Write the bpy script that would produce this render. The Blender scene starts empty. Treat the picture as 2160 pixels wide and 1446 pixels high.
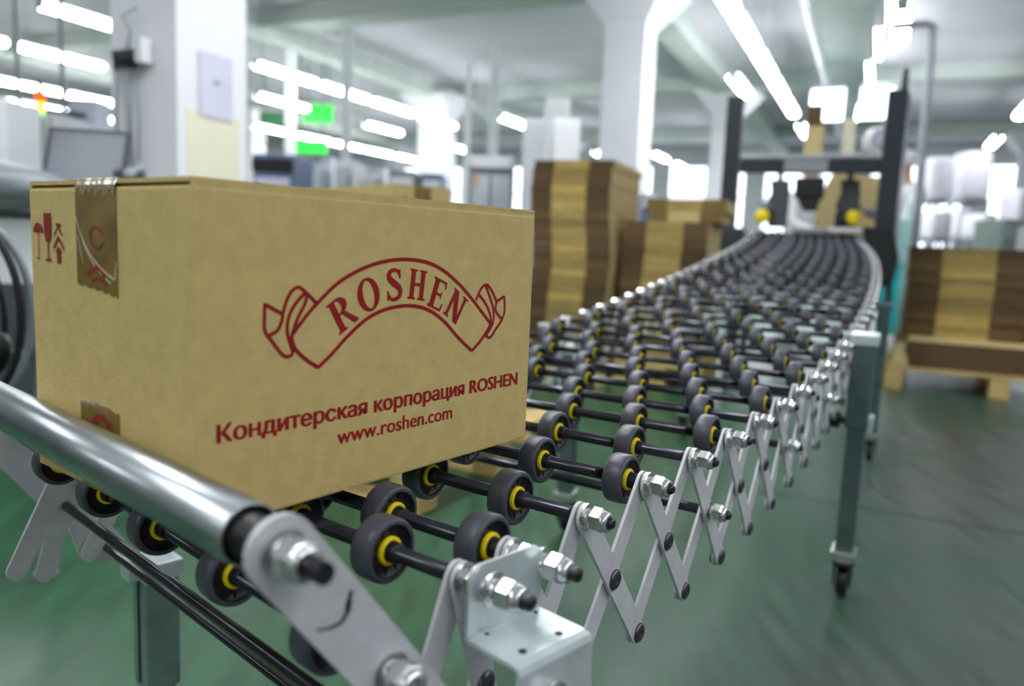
import bpy, bmesh, math, random
from mathutils import Vector, Matrix, Euler

random.seed(7)
C = bpy.context.scene.collection
SC = bpy.context.scene
CZ = 0.78                                   # camera height above the floor (m)
V = Vector
# ------------------------------------------------------------------ camera
F_PX = 1632.1
cr = V((0.99916236, 0.00518045, 0.04059238))
cu = V((-0.04092162, 0.12648833, 0.99112367))
cf = V((0.0, 0.99195457, -0.12659437))
cam = bpy.data.cameras.new('camera')
camo = bpy.data.objects.new('camera', cam)
C.objects.link(camo)
camo.matrix_world = Matrix(((cr.x, cu.x, -cf.x, 0), (cr.y, cu.y, -cf.y, 0), (cr.z, cu.z, -cf.z, CZ), (0, 0, 0, 1)))
cam.sensor_width = 36.0
cam.lens = 27.2
cam.clip_start = 0.02
cam.clip_end = 200
cam.dof.use_dof = True
cam.dof.focus_distance = 0.72
cam.dof.aperture_fstop = 3.4
SC.camera = camo
# ------------------------------------------------------------------ world, exposure
SC.view_settings.view_transform = 'Standard'
SC.view_settings.look = 'None'
SC.view_settings.gamma = 1.0
SC.view_settings.use_curve_mapping = False
SC.view_settings.exposure = 0.42
SC.cycles.use_denoising = True
SC.cycles.max_bounces = 6
SC.cycles.sample_clamp_indirect = 6
LAMP = 30.0                                  # emission of the tube lamps
w = bpy.data.worlds.new('world')
SC.world = w
w.use_nodes = True
w.node_tree.nodes['Background'].inputs[0].default_value = (0.86, 0.93, 1.0, 1)
w.node_tree.nodes['Background'].inputs[1].default_value = 3.0
# ------------------------------------------------------------------ placing helpers
def ray(u, v):
    return cf + cr * ((u - 1080) / F_PX) - cu * ((v - 723) / F_PX)
def at(u, v, Y):
    "the world point seen at pixel (u,v) that lies Y metres ahead"
    d = ray(u, v); d = d * (Y / d.y)
    return V((d.x, d.y, d.z + CZ))
def atz(u, v, z):
    d = ray(u, v); d = d * ((z - CZ) / d.z)
    return V((d.x, d.y, z))
HA = math.radians(25)
A_ = V((math.sin(HA), math.cos(HA), 0)); B_ = V((A_.y, -A_.x, 0))
def hall(al, pe, z=0):
    p = A_ * al + B_ * pe
    return V((p.x, p.y, z))
def srgb(r, g, b):
    f = lambda c: (c / 255 / 12.92) if c / 255 <= 0.04045 else ((c / 255 + 0.055) / 1.055) ** 2.4
    return (f(r), f(g), f(b), 1)
# ------------------------------------------------------------------ materials
def mat(name, col, rough=0.5, metal=0.0, var=0.08, scale=20, bump=0.0, bscale=200, emit=None, estr=0, col2=None,
        stretch=(1, 1, 1), coat=0, alpha=None, trans=0):
    m = bpy.data.materials.new(name); m.use_nodes = True
    nt = m.node_tree; b = nt.nodes['Principled BSDF']
    b.inputs['Roughness'].default_value = rough
    b.inputs['Metallic'].default_value = metal
    b.inputs['Coat Weight'].default_value = coat
    if trans: b.inputs['Transmission Weight'].default_value = trans
    if alpha is not None: b.inputs['Alpha'].default_value = alpha
    tc = nt.nodes.new('ShaderNodeTexCoord'); mp = nt.nodes.new('ShaderNodeMapping')
    mp.inputs['Scale'].default_value = stretch
    nt.links.new(tc.outputs['Object'], mp.inputs['Vector'])
    nz = nt.nodes.new('ShaderNodeTexNoise'); nz.inputs['Scale'].default_value = scale; nz.inputs['Detail'].default_value = 4
    nt.links.new(mp.outputs[0], nz.inputs['Vector'])
    rp = nt.nodes.new('ShaderNodeValToRGB')
    c2 = col2 or tuple(min(1, c * (1 + var)) for c in col[:3]) + (1,)
    c1 = col if col2 else tuple(c * (1 - var) for c in col[:3]) + (1,)
    rp.color_ramp.elements[0].position = 0.35; rp.color_ramp.elements[0].color = c1
    rp.color_ramp.elements[1].position = 0.65; rp.color_ramp.elements[1].color = c2
    nt.links.new(nz.outputs['Fac'], rp.inputs[0])
    nt.links.new(rp.outputs[0], b.inputs['Base Color'])
    if bump:
        n2 = nt.nodes.new('ShaderNodeTexNoise'); n2.inputs['Scale'].default_value = bscale; n2.inputs['Detail'].default_value = 3
        nt.links.new(mp.outputs[0], n2.inputs['Vector'])
        bp = nt.nodes.new('ShaderNodeBump'); bp.inputs['Strength'].default_value = bump; bp.inputs['Distance'].default_value = 0.002
        nt.links.new(n2.outputs['Fac'], bp.inputs['Height']); nt.links.new(bp.outputs[0], b.inputs['Normal'])
    if emit:
        b.inputs['Emission Color'].default_value = emit; b.inputs['Emission Strength'].default_value = estr
    return m
M = {}
M['card'] = mat('cardboard', srgb(208, 182, 118), 0.72, var=0.07, scale=90, bump=0.25, bscale=350)
M['card_face'] = mat('cardboard_print_face', srgb(208, 182, 118), 0.72, var=0.06, scale=70, bump=0.22, bscale=300)
M['card_light'] = mat('cardboard_light', srgb(206, 184, 132), 0.75, var=0.06, scale=30)
M['card_edge'] = mat('corrugated_edge', srgb(128, 106, 60), 0.85, var=0.22, scale=14, stretch=(1, 1, 14), bump=0.5, bscale=60)
M['card_mid'] = mat('carton_flap_edge', srgb(176, 152, 88), 0.8, var=0.18, scale=10, stretch=(1, 1, 14), bump=0.4, bscale=60)
M['card_dark'] = mat('carton_brown_edge', srgb(98, 76, 46), 0.85, var=0.22, scale=14, stretch=(1, 1, 14), bump=0.4, bscale=60)
M['red'] = mat('red_print', srgb(150, 6, 10), 0.85, var=0.12, scale=120)
M['red_dull'] = mat('dull_red_print', srgb(140, 34, 26), 0.8, var=0.15, scale=120)
M['tape'] = mat('brown_tape', srgb(132, 104, 46), 0.16, var=0.22, scale=40, bump=0.6, bscale=60, coat=0.6)
M['tape_glint'] = mat('painted_tape_glint', srgb(228, 214, 180), 0.12, var=0.05, coat=1.0)  # pale colour for the highlights painted on the tape
M['galv'] = mat('galvanised_tube', srgb(176, 180, 184), 0.3, 1.0, var=0.10, scale=30, bump=0.05, bscale=90)
M['zinc'] = mat('bright_zinc', srgb(214, 224, 226), 0.3, 0.5, var=0.08, scale=35, bump=0.06, bscale=60)
M['nut'] = mat('zinc_nut', srgb(225, 225, 225), 0.22, 0.95, var=0.05, scale=60)
M['link'] = mat('grey_painted_steel', srgb(206, 206, 210), 0.42, 0.12, var=0.06, scale=60, bump=0.05, bscale=250)
M['rivet'] = mat('dark_rivet', srgb(92, 94, 98), 0.3, 0.9, var=0.1, scale=80)
M['axle'] = mat('black_axle_sleeve', srgb(66, 65, 72), 0.2, 0.8, var=0.15, scale=60)
M['tyre'] = mat('black_wheel_rubber', srgb(70, 70, 82), 0.36, 0.0, var=0.12, scale=60, bump=0.08, bscale=200)
M['wheel_in'] = mat('black_wheel_disc', srgb(12, 11, 20), 0.5, var=0.2, scale=60)
M['yellow'] = mat('yellow_hub_plastic', srgb(250, 222, 8), 0.38, var=0.04, scale=50)
M['leg'] = mat('green_grey_leg', srgb(84, 104, 102), 0.4, 0.35, var=0.10, scale=18)
M['leg_galv'] = mat('galvanised_leg', srgb(138, 158, 154), 0.35, 0.6, var=0.10, scale=25)
M['black'] = mat('black_plastic', srgb(20, 20, 24), 0.4, var=0.15, scale=30)
M['post'] = mat('black_machine_frame', srgb(34, 42, 50), 0.45, 0.1, var=0.1, scale=10)
M['wood'] = mat('pallet_wood', srgb(206, 178, 116), 0.75, var=0.16, scale=8, stretch=(1, 1, 6), bump=0.3, bscale=60)
M['wood_dark'] = mat('dark_pallet_wood', srgb(132, 112, 70), 0.8, var=0.2, scale=8, bump=0.3, bscale=60)
M['white'] = mat('white_paint', srgb(236, 236, 240), 0.6, var=0.02, scale=3)
M['col'] = mat('white_column_paint', srgb(240, 238, 244), 0.7, var=0.02, scale=2, bump=0.05, bscale=30)
M['cream'] = mat('cream_column_paint', srgb(238, 232, 206), 0.7, var=0.03, scale=3)
M['ceil'] = mat('grey_ceiling_concrete', srgb(212, 209, 217), 0.85, var=0.06, scale=0.8, bump=0.2, bscale=8)
M['beam'] = mat('grey_beam_concrete', srgb(196, 204, 198), 0.85, var=0.06, scale=0.8, bump=0.2, bscale=8)
M['wall'] = mat('light_wall', srgb(228, 230, 232), 0.8, var=0.04, scale=1)
M['grey'] = mat('light_grey_machine', srgb(196, 200, 206), 0.45, 0.1, var=0.06, scale=4)
M['mgrey'] = mat('mid_grey_machine', srgb(140, 146, 152), 0.45, 0.2, var=0.08, scale=5)
M['dgrey'] = mat('dark_grey_plastic', srgb(70, 74, 80), 0.5, var=0.1, scale=8)
M['bluegrey'] = mat('blue_grey_frame', srgb(104, 116, 150), 0.5, 0.1, var=0.08, scale=8)
M['lilac'] = mat('lilac_paper', srgb(214, 212, 232), 0.7, var=0.03, scale=6)
M['paperink'] = mat('paper_ink', srgb(150, 148, 176), 0.7, var=0.05)
M['screen'] = mat('grey_screen', srgb(92, 96, 110), 0.25, var=0.04, scale=2)
M['green'] = mat('green_sign', srgb(40, 200, 60), 0.5, emit=srgb(40, 230, 70), estr=0.7)
M['dgreen'] = mat('dark_green_sheet', srgb(70, 130, 86), 0.6)
M['orange'] = mat('orange_lamp', srgb(255, 70, 10), 0.4, emit=srgb(255, 60, 5), estr=2.0)
M['amber'] = mat('amber_lamp', srgb(255, 200, 20), 0.4, emit=srgb(255, 190, 20), estr=1.6)
M['mint'] = mat('mint_lamp', srgb(120, 220, 160), 0.4, emit=srgb(90, 220, 140), estr=0.8)
M['tube'] = mat('lamp_diffuser', (0.95, 0.97, 1, 1), 0.5, var=0.0, emit=(0.93, 0.97, 1, 1), estr=LAMP)
M['panel'] = mat('panel_diffuser', (0.95, 0.97, 1, 1), 0.5, var=0.0, emit=(0.93, 0.97, 1, 1), estr=2.5)
M['lampbody'] = mat('lamp_housing', srgb(150, 165, 170), 0.5, 0.3)
M['duct'] = mat('green_grey_duct', srgb(128, 142, 134), 0.5, 0.2, var=0.06, scale=3)
M['pipe'] = mat('grey_pipe', srgb(160, 164, 172), 0.4, 0.4)
M['cyan'] = mat('cyan_cloth', srgb(20, 190, 200), 0.85, var=0.08, scale=20)
M['teal'] = mat('pale_teal_cloth', srgb(176, 222, 222), 0.85, var=0.05, scale=20)
M['cloth'] = mat('white_cloth', srgb(240, 242, 246), 0.85, var=0.03, scale=20)
M['skin'] = mat('skin', srgb(214, 164, 136), 0.55, var=0.05)
M['sack'] = mat('white_sack', srgb(226, 222, 232), 0.7, var=0.10, scale=12, bump=0.4, bscale=25)
M['silver'] = mat('steel_machine', srgb(190, 196, 204), 0.35, 0.6, var=0.08, scale=6)
for nm_, c_, v_ in (('card_mid', (176, 152, 88), .18), ('card_dark', (98, 76, 46), .22)):
    for i_, k_ in enumerate((.84, .92, 1.1)):
        M['%s%d' % (nm_, i_)] = mat('%s_tone' % M[nm_].name, srgb(*[q * k_ for q in c_]), 0.82, var=v_, scale=10, stretch=(1, 1, 14), bump=0.4, bscale=60)
def floor_mat():
    m = bpy.data.materials.new('painted_floor'); m.use_nodes = True
    nt = m.node_tree; b = nt.nodes['Principled BSDF']; L = nt.links.new
    tc = nt.nodes.new('ShaderNodeTexCoord')
    n1 = nt.nodes.new('ShaderNodeTexNoise'); n1.inputs['Scale'].default_value = 0.9; n1.inputs['Detail'].default_value = 6; n1.inputs['Roughness'].default_value = 0.6
    sp = nt.nodes.new('ShaderNodeSeparateXYZ'); L(tc.outputs['Object'], sp.inputs[0])
    L(tc.outputs['Object'], n1.inputs['Vector'])
    # the paint is worn to grey in the gangway to the right of the conveyor
    mr = nt.nodes.new('ShaderNodeMapRange'); mr.inputs[1].default_value = 0.1; mr.inputs[2].default_value = 1.4; mr.inputs[3].default_value = -0.22; mr.inputs[4].default_value = 0.26
    rot = nt.nodes.new('ShaderNodeMath'); rot.operation = 'MULTIPLY_ADD'; rot.inputs[1].default_value = -0.60
    L(sp.outputs['Y'], rot.inputs[0]); L(sp.outputs['X'], rot.inputs[2]); 
    ad0 = nt.nodes.new('ShaderNodeMath'); ad0.operation = 'ADD'; ad0.inputs[1].default_value = 1.2
    L(rot.outputs[0], ad0.inputs[0]); L(ad0.outputs[0], mr.inputs[0])
    ad = nt.nodes.new('ShaderNodeMath'); L(n1.outputs['Fac'], ad.inputs[0]); L(mr.outputs[0], ad.inputs[1])
    rp = nt.nodes.new('ShaderNodeValToRGB'); e = rp.color_ramp.elements
    e[0].position = 0.40; e[0].color = srgb(46, 92, 62); e[1].position = 0.70; e[1].color = srgb(80, 87, 84)
    x = e.new(0.54); x.color = srgb(58, 88, 70)
    L(ad.outputs[0], rp.inputs[0])
    n2 = nt.nodes.new('ShaderNodeTexNoise'); n2.inputs['Scale'].default_value = 7; n2.inputs['Detail'].default_value = 6
    mp = nt.nodes.new('ShaderNodeMapping'); mp.inputs['Rotation'].default_value = (0, 0, 0.6); mp.inputs['Scale'].default_value = (3.0, 0.5, 1)
    L(tc.outputs['Object'], mp.inputs[0]); L(mp.outputs[0], n2.inputs['Vector'])
    mx = nt.nodes.new('ShaderNodeMix'); mx.data_type = 'RGBA'; mx.blend_type = 'MULTIPLY'; mx.inputs[0].default_value = 0.8
    r2 = nt.nodes.new('ShaderNodeValToRGB'); r2.color_ramp.elements[0].position = 0.3; r2.color_ramp.elements[0].color = (0.5, 0.5, 0.5, 1); r2.color_ramp.elements[1].position = 0.65; r2.color_ramp.elements[1].color = (1, 1, 1, 1)
    L(n2.outputs['Fac'], r2.inputs[0]); L(rp.outputs[0], mx.inputs[6]); L(r2.outputs[0], mx.inputs[7]); L(mx.outputs[2], b.inputs['Base Color'])
    rr = nt.nodes.new('ShaderNodeMapRange'); rr.inputs[3].default_value = 0.22; rr.inputs[4].default_value = 0.5
    L(n2.outputs['Fac'], rr.inputs[0]); L(rr.outputs[0], b.inputs['Roughness'])
    bp = nt.nodes.new('ShaderNodeBump'); bp.inputs['Strength'].default_value = 0.15; bp.inputs['Distance'].default_value = 0.01
    L(n2.outputs['Fac'], bp.inputs['Height']); L(bp.outputs[0], b.inputs['Normal'])
    return m
M['floor'] = floor_mat()
# ------------------------------------------------------------------ mesh builder
def basis(d):
    d = d.normalized()
    a = V((0, 0, 1)) if abs(d.z) < 0.9 else V((1, 0, 0))
    x = a.cross(d).normalized(); return x, d.cross(x).normalized(), d
class MB:
    def __init__(s): s.v = []; s.f = []; s.m = []; s.sm = []
    def add(s, vs, fs, mi=0, smooth=False):
        o = len(s.v); s.v += [tuple(p) for p in vs]
        for f in fs: s.f.append([i + o for i in f]); s.m.append(mi); s.sm.append(smooth)
    def box(s, c, size, ax=None, mi=0):
        c = V(c); X, Y, Z = ax or (V((1, 0, 0)), V((0, 1, 0)), V((0, 0, 1)))
        h = [q / 2 for q in size]
        vs = [c + X * (h[0] * i) + Y * (h[1] * j) + Z * (h[2] * k) for k in (-1, 1) for j in (-1, 1) for i in (-1, 1)]
        s.add(vs, [(0, 2, 3, 1), (4, 5, 7, 6), (0, 1, 5, 4), (2, 6, 7, 3), (0, 4, 6, 2), (1, 3, 7, 5)], mi)
        return s
    def bbox(s, c, size, ax=None, bev=0.004, mi=0):
        "box with chamfered edges"
        X, Y, Z = ax or (V((1, 0, 0)), V((0, 1, 0)), V((0, 0, 1)))
        bm = bmesh.new(); bmesh.ops.create_cube(bm, size=1)
        for v in bm.verts: v.co = V((v.co.x * size[0], v.co.y * size[1], v.co.z * size[2]))
        bmesh.ops.bevel(bm, geom=bm.edges[:], offset=bev, segments=2, affect='EDGES', profile=0.6)
        bm.verts.ensure_lookup_table()
        vs = [V(c) + X * v.co.x + Y * v.co.y + Z * v.co.z for v in bm.verts]
        s.add(vs, [[v.index for v in f.verts] for f in bm.faces], mi)
        bm.free(); return s
    def cyl(s, p0, p1, r0, r1=None, n=16, caps=True, mi=0, off=0):
        p0 = V(p0); p1 = V(p1); r1 = r0 if r1 is None else r1
        x, y, d = basis(p1 - p0)
        ring = lambda p, r: [p + x * (r * math.cos(2 * math.pi * i / n + off)) + y * (r * math.sin(2 * math.pi * i / n + off)) for i in range(n)]
        s.add(ring(p0, r0) + ring(p1, r1), [(i, (i + 1) % n, n + (i + 1) % n, n + i) for i in range(n)], mi, n > 8)
        if caps:
            s.add(ring(p0, r0), [tuple(range(n - 1, -1, -1))], mi); s.add(ring(p1, r1), [tuple(range(n))], mi)
        return s
    def lathe(s, o, d, prof, n=20, mi=0, smooth=True):
        "prof: (distance along d, radius)"
        x, y, d = basis(V(d)); o = V(o); vs = []
        for (h, r) in prof:
            vs += [o + d * h + x * (r * math.cos(2 * math.pi * i / n)) + y * (r * math.sin(2 * math.pi * i / n)) for i in range(n)]
        fs = []
        for k in range(len(prof) - 1):
            for i in range(n):
                j = (i + 1) % n; fs.append((k * n + i, k * n + j, (k + 1) * n + j, (k + 1) * n + i))
        s.add(vs, fs, mi, smooth); return s
    def tube(s, pts, r, n=8, mi=0, closed=False):
        pts = [V(p) for p in pts]; m = len(pts); vs = []; x = None
        for i, p in enumerate(pts):
            if closed: d = pts[(i + 1) % m] - pts[i - 1]
            else: d = pts[min(i + 1, m - 1)] - pts[max(i - 1, 0)]
            d.normalize()
            if x is None: x = basis(d)[0]
            else: x = (x - d * x.dot(d)).normalized()
            y = d.cross(x)
            rr = r[i] if isinstance(r, (list, tuple)) else r
            vs += [p + x * (rr * math.cos(2 * math.pi * k / n)) + y * (rr * math.sin(2 * math.pi * k / n)) for k in range(n)]
        fs = []
        for i in range(m if closed else m - 1):
            a = i * n; b = ((i + 1) % m) * n
            fs += [(a + k, a + (k + 1) % n, b + (k + 1) % n, b + k) for k in range(n)]
        if not closed: fs += [tuple(range(n - 1, -1, -1)), tuple((m - 1) * n + k for k in range(n))]
        s.add(vs, fs, mi, True); return s
    def prism(s, poly, o, X, Y, t, mi=0):
        "flat polygon extruded by vector t"
        o = V(o); n = len(poly); a = [o + X * p[0] + Y * p[1] for p in poly]; b = [p + t for p in a]
        s.add(a + b, [tuple(range(n - 1, -1, -1)), tuple(range(n, 2 * n))] + [(i, (i + 1) % n, n + (i + 1) % n, n + i) for i in range(n)], mi)
        return s
    def ico(s, c, sx, sy, sz, ax=None, mi=0, sub=2, jit=0.0):
        bm = bmesh.new(); bmesh.ops.create_icosphere(bm, subdivisions=sub, radius=1)
        X, Y, Z = ax or (V((1, 0, 0)), V((0, 1, 0)), V((0, 0, 1)))
        vs = []
        for v in bm.verts:
            k = 1 + random.uniform(-jit, jit)
            vs.append(V(c) + X * (v.co.x * sx * k) + Y * (v.co.y * sy * k) + Z * (v.co.z * sz * k))
        s.add(vs, [[v.index for v in f.verts] for f in bm.faces], mi, True); bm.free(); return s
    def build(s, name, mats, parent=None, **kw):
        me = bpy.data.meshes.new(name); me.from_pydata(s.v, [], s.f)
        for mm in (mats if isinstance(mats, (list, tuple)) else [mats]): me.materials.append(mm)
        me.polygons.foreach_set('material_index', s.m); me.polygons.foreach_set('use_smooth', s.sm)
        me.update()
        o = bpy.data.objects.new(name, me); C.objects.link(o)
        if parent is not None: o.parent = parent; o.matrix_parent_inverse = Matrix()
        if parent is not None:
            # builders give world coordinates; children keep them
            o.matrix_parent_inverse = world_of(parent).inverted()
        for k, x in kw.items(): o[k] = x
        return o
def world_of(o):
    m = o.matrix_basis.copy()
    if o.parent: m = world_of(o.parent) @ o.matrix_parent_inverse @ m
    return m
def thing(name, label, cat, loc=(0, 0, 0), group=None):
    o = bpy.data.objects.new(name, None); C.objects.link(o); o.location = loc; o.empty_display_size = 0.1
    o['label'] = label; o['category'] = cat
    if group: o['group'] = group
    return o
def tag(o, label, cat, group=None, kind=None):
    o['label'] = label; o['category'] = cat
    if group: o['group'] = group
    if kind: o['kind'] = kind
    return o
def struct(mb, name, m, parent=None, label=None):
    o = mb.build(name, m, parent)
    if parent is None: o['kind'] = 'structure'
    if label: o['label'] = label
    return o
def clone(o, parent, mtx):
    c = o.copy(); C.objects.link(c); c.parent = parent; c.matrix_parent_inverse = Matrix(); c.matrix_basis = mtx; return c
UP = V((0, 0, 1))
HAX = (B_, A_, UP)                            # hall axes: across, along, up
# ------------------------------------------------------------------ conveyor path (plan curve, height profile)
QX, QY, H0, H1, H2, H3, H4, Z2, Z3, Z4, WID, PIT, LEN = 0.0616, 0.6175, 0.6155, -0.5831, 0.8116, -1.045, 0.5582, 1.696, -2.5582, 1.2867, 0.6242, 0.118, 5.06
ZA = -0.2198 + CZ
_tab = []
def _build_tab():
    ds = 0.01; x, y = QX, QY
    for i in range(540):
        s = i * ds; t = s / 5; th = H0 + H1 * t + H2 * t ** 2 + H3 * t ** 3 + H4 * t ** 4
        _tab.append((x, y, th)); x += math.sin(th) * ds; y += math.cos(th) * ds
_build_tab()
def path(s):
    "origin on the right-hand link plane, L along, T to the left, N up"
    if s < 0:
        th = H0 + H1 * s / 5; tm = H0 + H1 * s / 10
        x = QX + math.sin(tm) * s; y = QY + math.cos(tm) * s; z = ZA; sl = 0
    else:
        i = min(int(s / 0.01), 538); k = s / 0.01 - i
        a, b = _tab[i], _tab[i + 1]; x = a[0] + (b[0] - a[0]) * k; y = a[1] + (b[1] - a[1]) * k; th = a[2]
        q = max(0, s - .35) / 5; z = ZA + Z2 * q ** 2 + Z3 * q ** 3 + Z4 * q ** 4
        sl = (2 * Z2 * q + 3 * Z3 * q * q + 4 * Z4 * q ** 3) / 5
    L = V((math.sin(th), math.cos(th), sl)).normalized(); T = V((-math.cos(th), math.sin(th), 0)); N = T.cross(L) * -1
    if N.z < 0: N = -N
    return V((x, y, z)), L, T, N
# ================================================================== THE HALL
AL0, AL1, PE0, PE1, ZC = -8.0, 25.5, -22.0, 9.0, 4.10
def hbox(a0, a1, p0, p1, z0, z1, mb=None, mi=0):
    mb = mb or MB(); mb.box(hall((a0 + a1) / 2, (p0 + p1) / 2, (z0 + z1) / 2), (p1 - p0, a1 - a0, z1 - z0), HAX, mi); return mb
floor = struct(hbox(AL0, AL1, PE0, PE1, -0.1, 0), 'floor', M['floor'])
# the joint across the floor is a shallow dark groove filler lying in the paint
ja, jb = atz(1560, 1028, 0.0006), atz(2400, 1165, 0.0006); jx = (jb - ja)
mb = MB(); jn = V((-jx.y, jx.x, 0)).normalized(); pts = 14
for i in range(pts):
    p = ja + jx * (i / pts); q = ja + jx * ((i + 1) / pts); wd = 0.006 + 0.003 * math.sin(i * 2.1)
    mb.add([p - jn * wd, q - jn * wd, q + jn * wd, p + jn * wd], [(0, 1, 2, 3)])
struct(mb, 'floor_joint', mat('floor_joint_filler', srgb(48, 62, 56), 0.8), floor)
struct(hbox(AL0, AL1, PE0, PE1, ZC, ZC + 0.15), 'ceiling', M['ceil'])
struct(hbox(AL0 - .2, AL0, PE0, PE1, 0, ZC), 'wall_back', M['wall'])
struct(hbox(AL0, AL1, PE0 - .2, PE0, 0, ZC), 'wall_left', M['wall'])
struct(hbox(AL0, AL1, PE1, PE1 + .2, 0, ZC), 'wall_right', M['wall'])
# far wall: piers between big windows
wins = []
p = PE0 + 0.5; k = 0
wm = MB()
hbox(AL1, AL1 + .2, PE0, PE1, 0, 0.9, wm); hbox(AL1, AL1 + .2, PE0, PE1, 3.55, ZC, wm)
edges = [PE0]
while p < PE1 - 2.2:
    wins.append((p, p + 2.5)); p += 3.0
last = PE0
for a, b in wins:
    hbox(AL1, AL1 + .2, last, a, 0.9, 3.55, wm); last = b
hbox(AL1, AL1 + .2, last, PE1, 0.9, 3.55, wm)
struct(wm, 'wall_far', M['wall'])
GL = mat('window_glass', (0.92, 0.95, 1, 1), 0.05, trans=1.0, var=0)
for i, (a, b) in enumerate(wins):
    m = MB(); t = 0.06
    for (p0, p1, z0, z1) in ((a, b, .9, .9 + t), (a, b, 3.55 - t, 3.55), (a, a + t, .9, 3.55), (b - t, b, .9, 3.55), ((a + b) / 2 - t / 2, (a + b) / 2 + t / 2, .9, 3.55), (a, b, 2.5, 2.5 + t)):
        hbox(AL1 + .03, AL1 + .12, p0, p1, z0, z1, m)
    wo = struct(m, 'window_%d' % (i + 1), M['white'])
    struct(hbox(AL1 + .07, AL1 + .075, a + t, b - t, .9 + t, 3.55 - t), 'pane', GL, wo)
# beams under the ceiling
rows_p = (-20.9, -14.93, -8.93, -2.95, 3.05); bays = (-3.3, 3.07, 9.43, 15.5, 22.0)
for i, pe in enumerate(rows_p):
    struct(hbox(AL0, AL1, pe - .2, pe + .2, ZC - .32, ZC), 'trim_%d' % (i + 1), M['beam'], label='long grey concrete ceiling beam running down the hall')
for i, al in enumerate(bays):
    struct(hbox(al - .22, al + .22, PE0, PE1, ZC - .26, ZC - .002), 'trim_%d' % (i + 6), M['beam'], label='grey concrete cross beam under the ceiling')
def column(al, pe, label, w=.5, group=None):
    m = MB(); c = hall(al, pe)
    prof = [(0, w / 2), (3.42, w / 2), (3.86, w / 2 + .34), (ZC - .27, w / 2 + .34)]
    ring = lambda z, h: [c + B_ * (h * i) + A_ * (h * j) + UP * z for i, j in ((-1, -1), (1, -1), (1, 1), (-1, 1))]
    for k in range(3):
        a = ring(*prof[k]); b = ring(*prof[k + 1])
        m.add(a + b, [(i, (i + 1) % 4, 4 + (i + 1) % 4, 4 + i) for i in range(4)])
    m.add(ring(0, w / 2), [(3, 2, 1, 0)]); m.add(ring(ZC - .27, w / 2 + .34), [(0, 1, 2, 3)])
    o = m.build('column', M['col']); return tag(o, label, 'column', group)
c1p = at(384, 400, 4.32); c1a, c1q = c1p.dot(A_), c1p.dot(B_)
col1 = column(c1a, c1q, 'thick white column close behind the cardboard box, with a paper notice', .475)
column(9.43, -2.97, 'white flared column rising behind the tall stack of flat cartons')
column(15.86, -2.93, 'white flared column just left of the black machine frame')
column(22.3, 3.05, 'grey-white column in front of the bright windows at the right')
column(14.9, -8.95, 'distant white column above the cartons behind the box', .6)
column(22.2, -8.95, 'faint far column between the tube lamps left of centre')
column(22.2, -14.93, 'far white column behind the green signs')
column(15.6, -14.93, 'white column right of the thick near column, mid distance')
# cream painted panel on near column, notice, junction box
c1 = hall(c1a, c1q); fr = c1 + B_ * .2385          # face looking back towards the camera
m = MB(); m.box(fr + UP * 0.70, (.006, .36, 1.40), HAX); m.build('lower_paint_panel', M['cream'], col1, label='cream lower paint')
# ================================================================== CEILING LAMPS
def lamp(al, pe, z, n, label, group, ln=1.27, wd=.17):
    c = hall(al, pe, z); t = thing('tube_lamp', label, 'lamp', c, group)
    m = MB(); m.box(c + UP * .062, (wd * .86, ln, .03), HAX)
    for s in (-1, 1): m.box(c + A_ * (s * (ln / 2 + .006)) + UP * .01, (wd * .7, .02, .10), HAX)
    m.build('housing', M['lampbody'], t)
    m = MB(); n_ = 8
    for s in (0,):
        pr = [(wd / 2 * math.cos(a), -.048 * math.sin(a)) for a in [2 * math.pi * k / 12 for k in range(12)]]
        m.prism(pr, c - A_ * (ln / 2), B_, UP, A_ * ln)
    m.build('diffuser', M['tube'], t)
    for s in (-.4, .4):
        m = MB(); m.cyl(c + A_ * (s * ln) + UP * .07, c + A_ * (s * ln) + UP * (ZC - z), .004, n=5)
        m.build('hanger', M['lampbody'], t)
    return t
LH = CZ + 2.4
ORD = ('nearest', 'second', 'third', 'fourth', 'fifth', 'farthest')
def lrow(pe, als, label, group, **k):
    n = len(als)
    for i, a in enumerate(als):
        lb = label if n == 1 else label.replace('tube lamp', ('nearest' if i == 0 else 'farthest' if i == n - 1 else ORD[i]) + ' tube lamp', 1)
        lamp(a, pe, LH, 0, lb, group, **k)
lrow(-1.55, (7.6, 9.1, 10.65, 12.2, 13.75, 16.3), 'tube lamp in the bright row running towards the black machine', 'tube lamps in the row above the machine')
lrow(-8.6, (6.45, ), 'tube lamp left of the near column, at the top edge', 'lamp top left')
lrow(-8.35, (9.45, 10.87, 12.3, 13.9), 'tube lamp in the upper row right of the near column', 'upper row of lamps left of centre')
lrow(-10.9, (6.2, 7.65), 'tube lamp in the long bright pair left of the near column', 'long pair of lamps at the left')
lrow(-10.15, (11.4, 14.6, 17.7), 'tube lamp in the middle row right of the near column', 'middle row of lamps left of centre')
lrow(-13.8, (9.0, 10.4, 12.0), 'tube lamp in the small row above the orange signal light', 'lamps above the signal light')
lrow(-15.95, (10.6, 12.2), 'tube lamp in the low row behind the orange signal light', 'lamps behind the signal light')
lrow(-13.0, (14.3, 15.7, 17.1, 18.5, 20.0), 'tube lamp in the lowest far row left of centre', 'lowest far row of lamps')
lrow(-6.8, (14.3, 17.0, 19.8), 'tube lamp seen small left of the grey cabinets', 'far lamps left of the cabinets')
lrow(-5.4, (20.2, 22.4), 'tube lamp seen small between the two flared columns', 'far lamps between the flared columns')
lrow(-0.02, (9.2, ), 'nearest bright lamp hanging over the machine at the top edge', 'lamp over machine')
q0_, q1_ = atz(1884, 0, LH + .56), atz(1808, 240, LH + .56)
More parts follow.
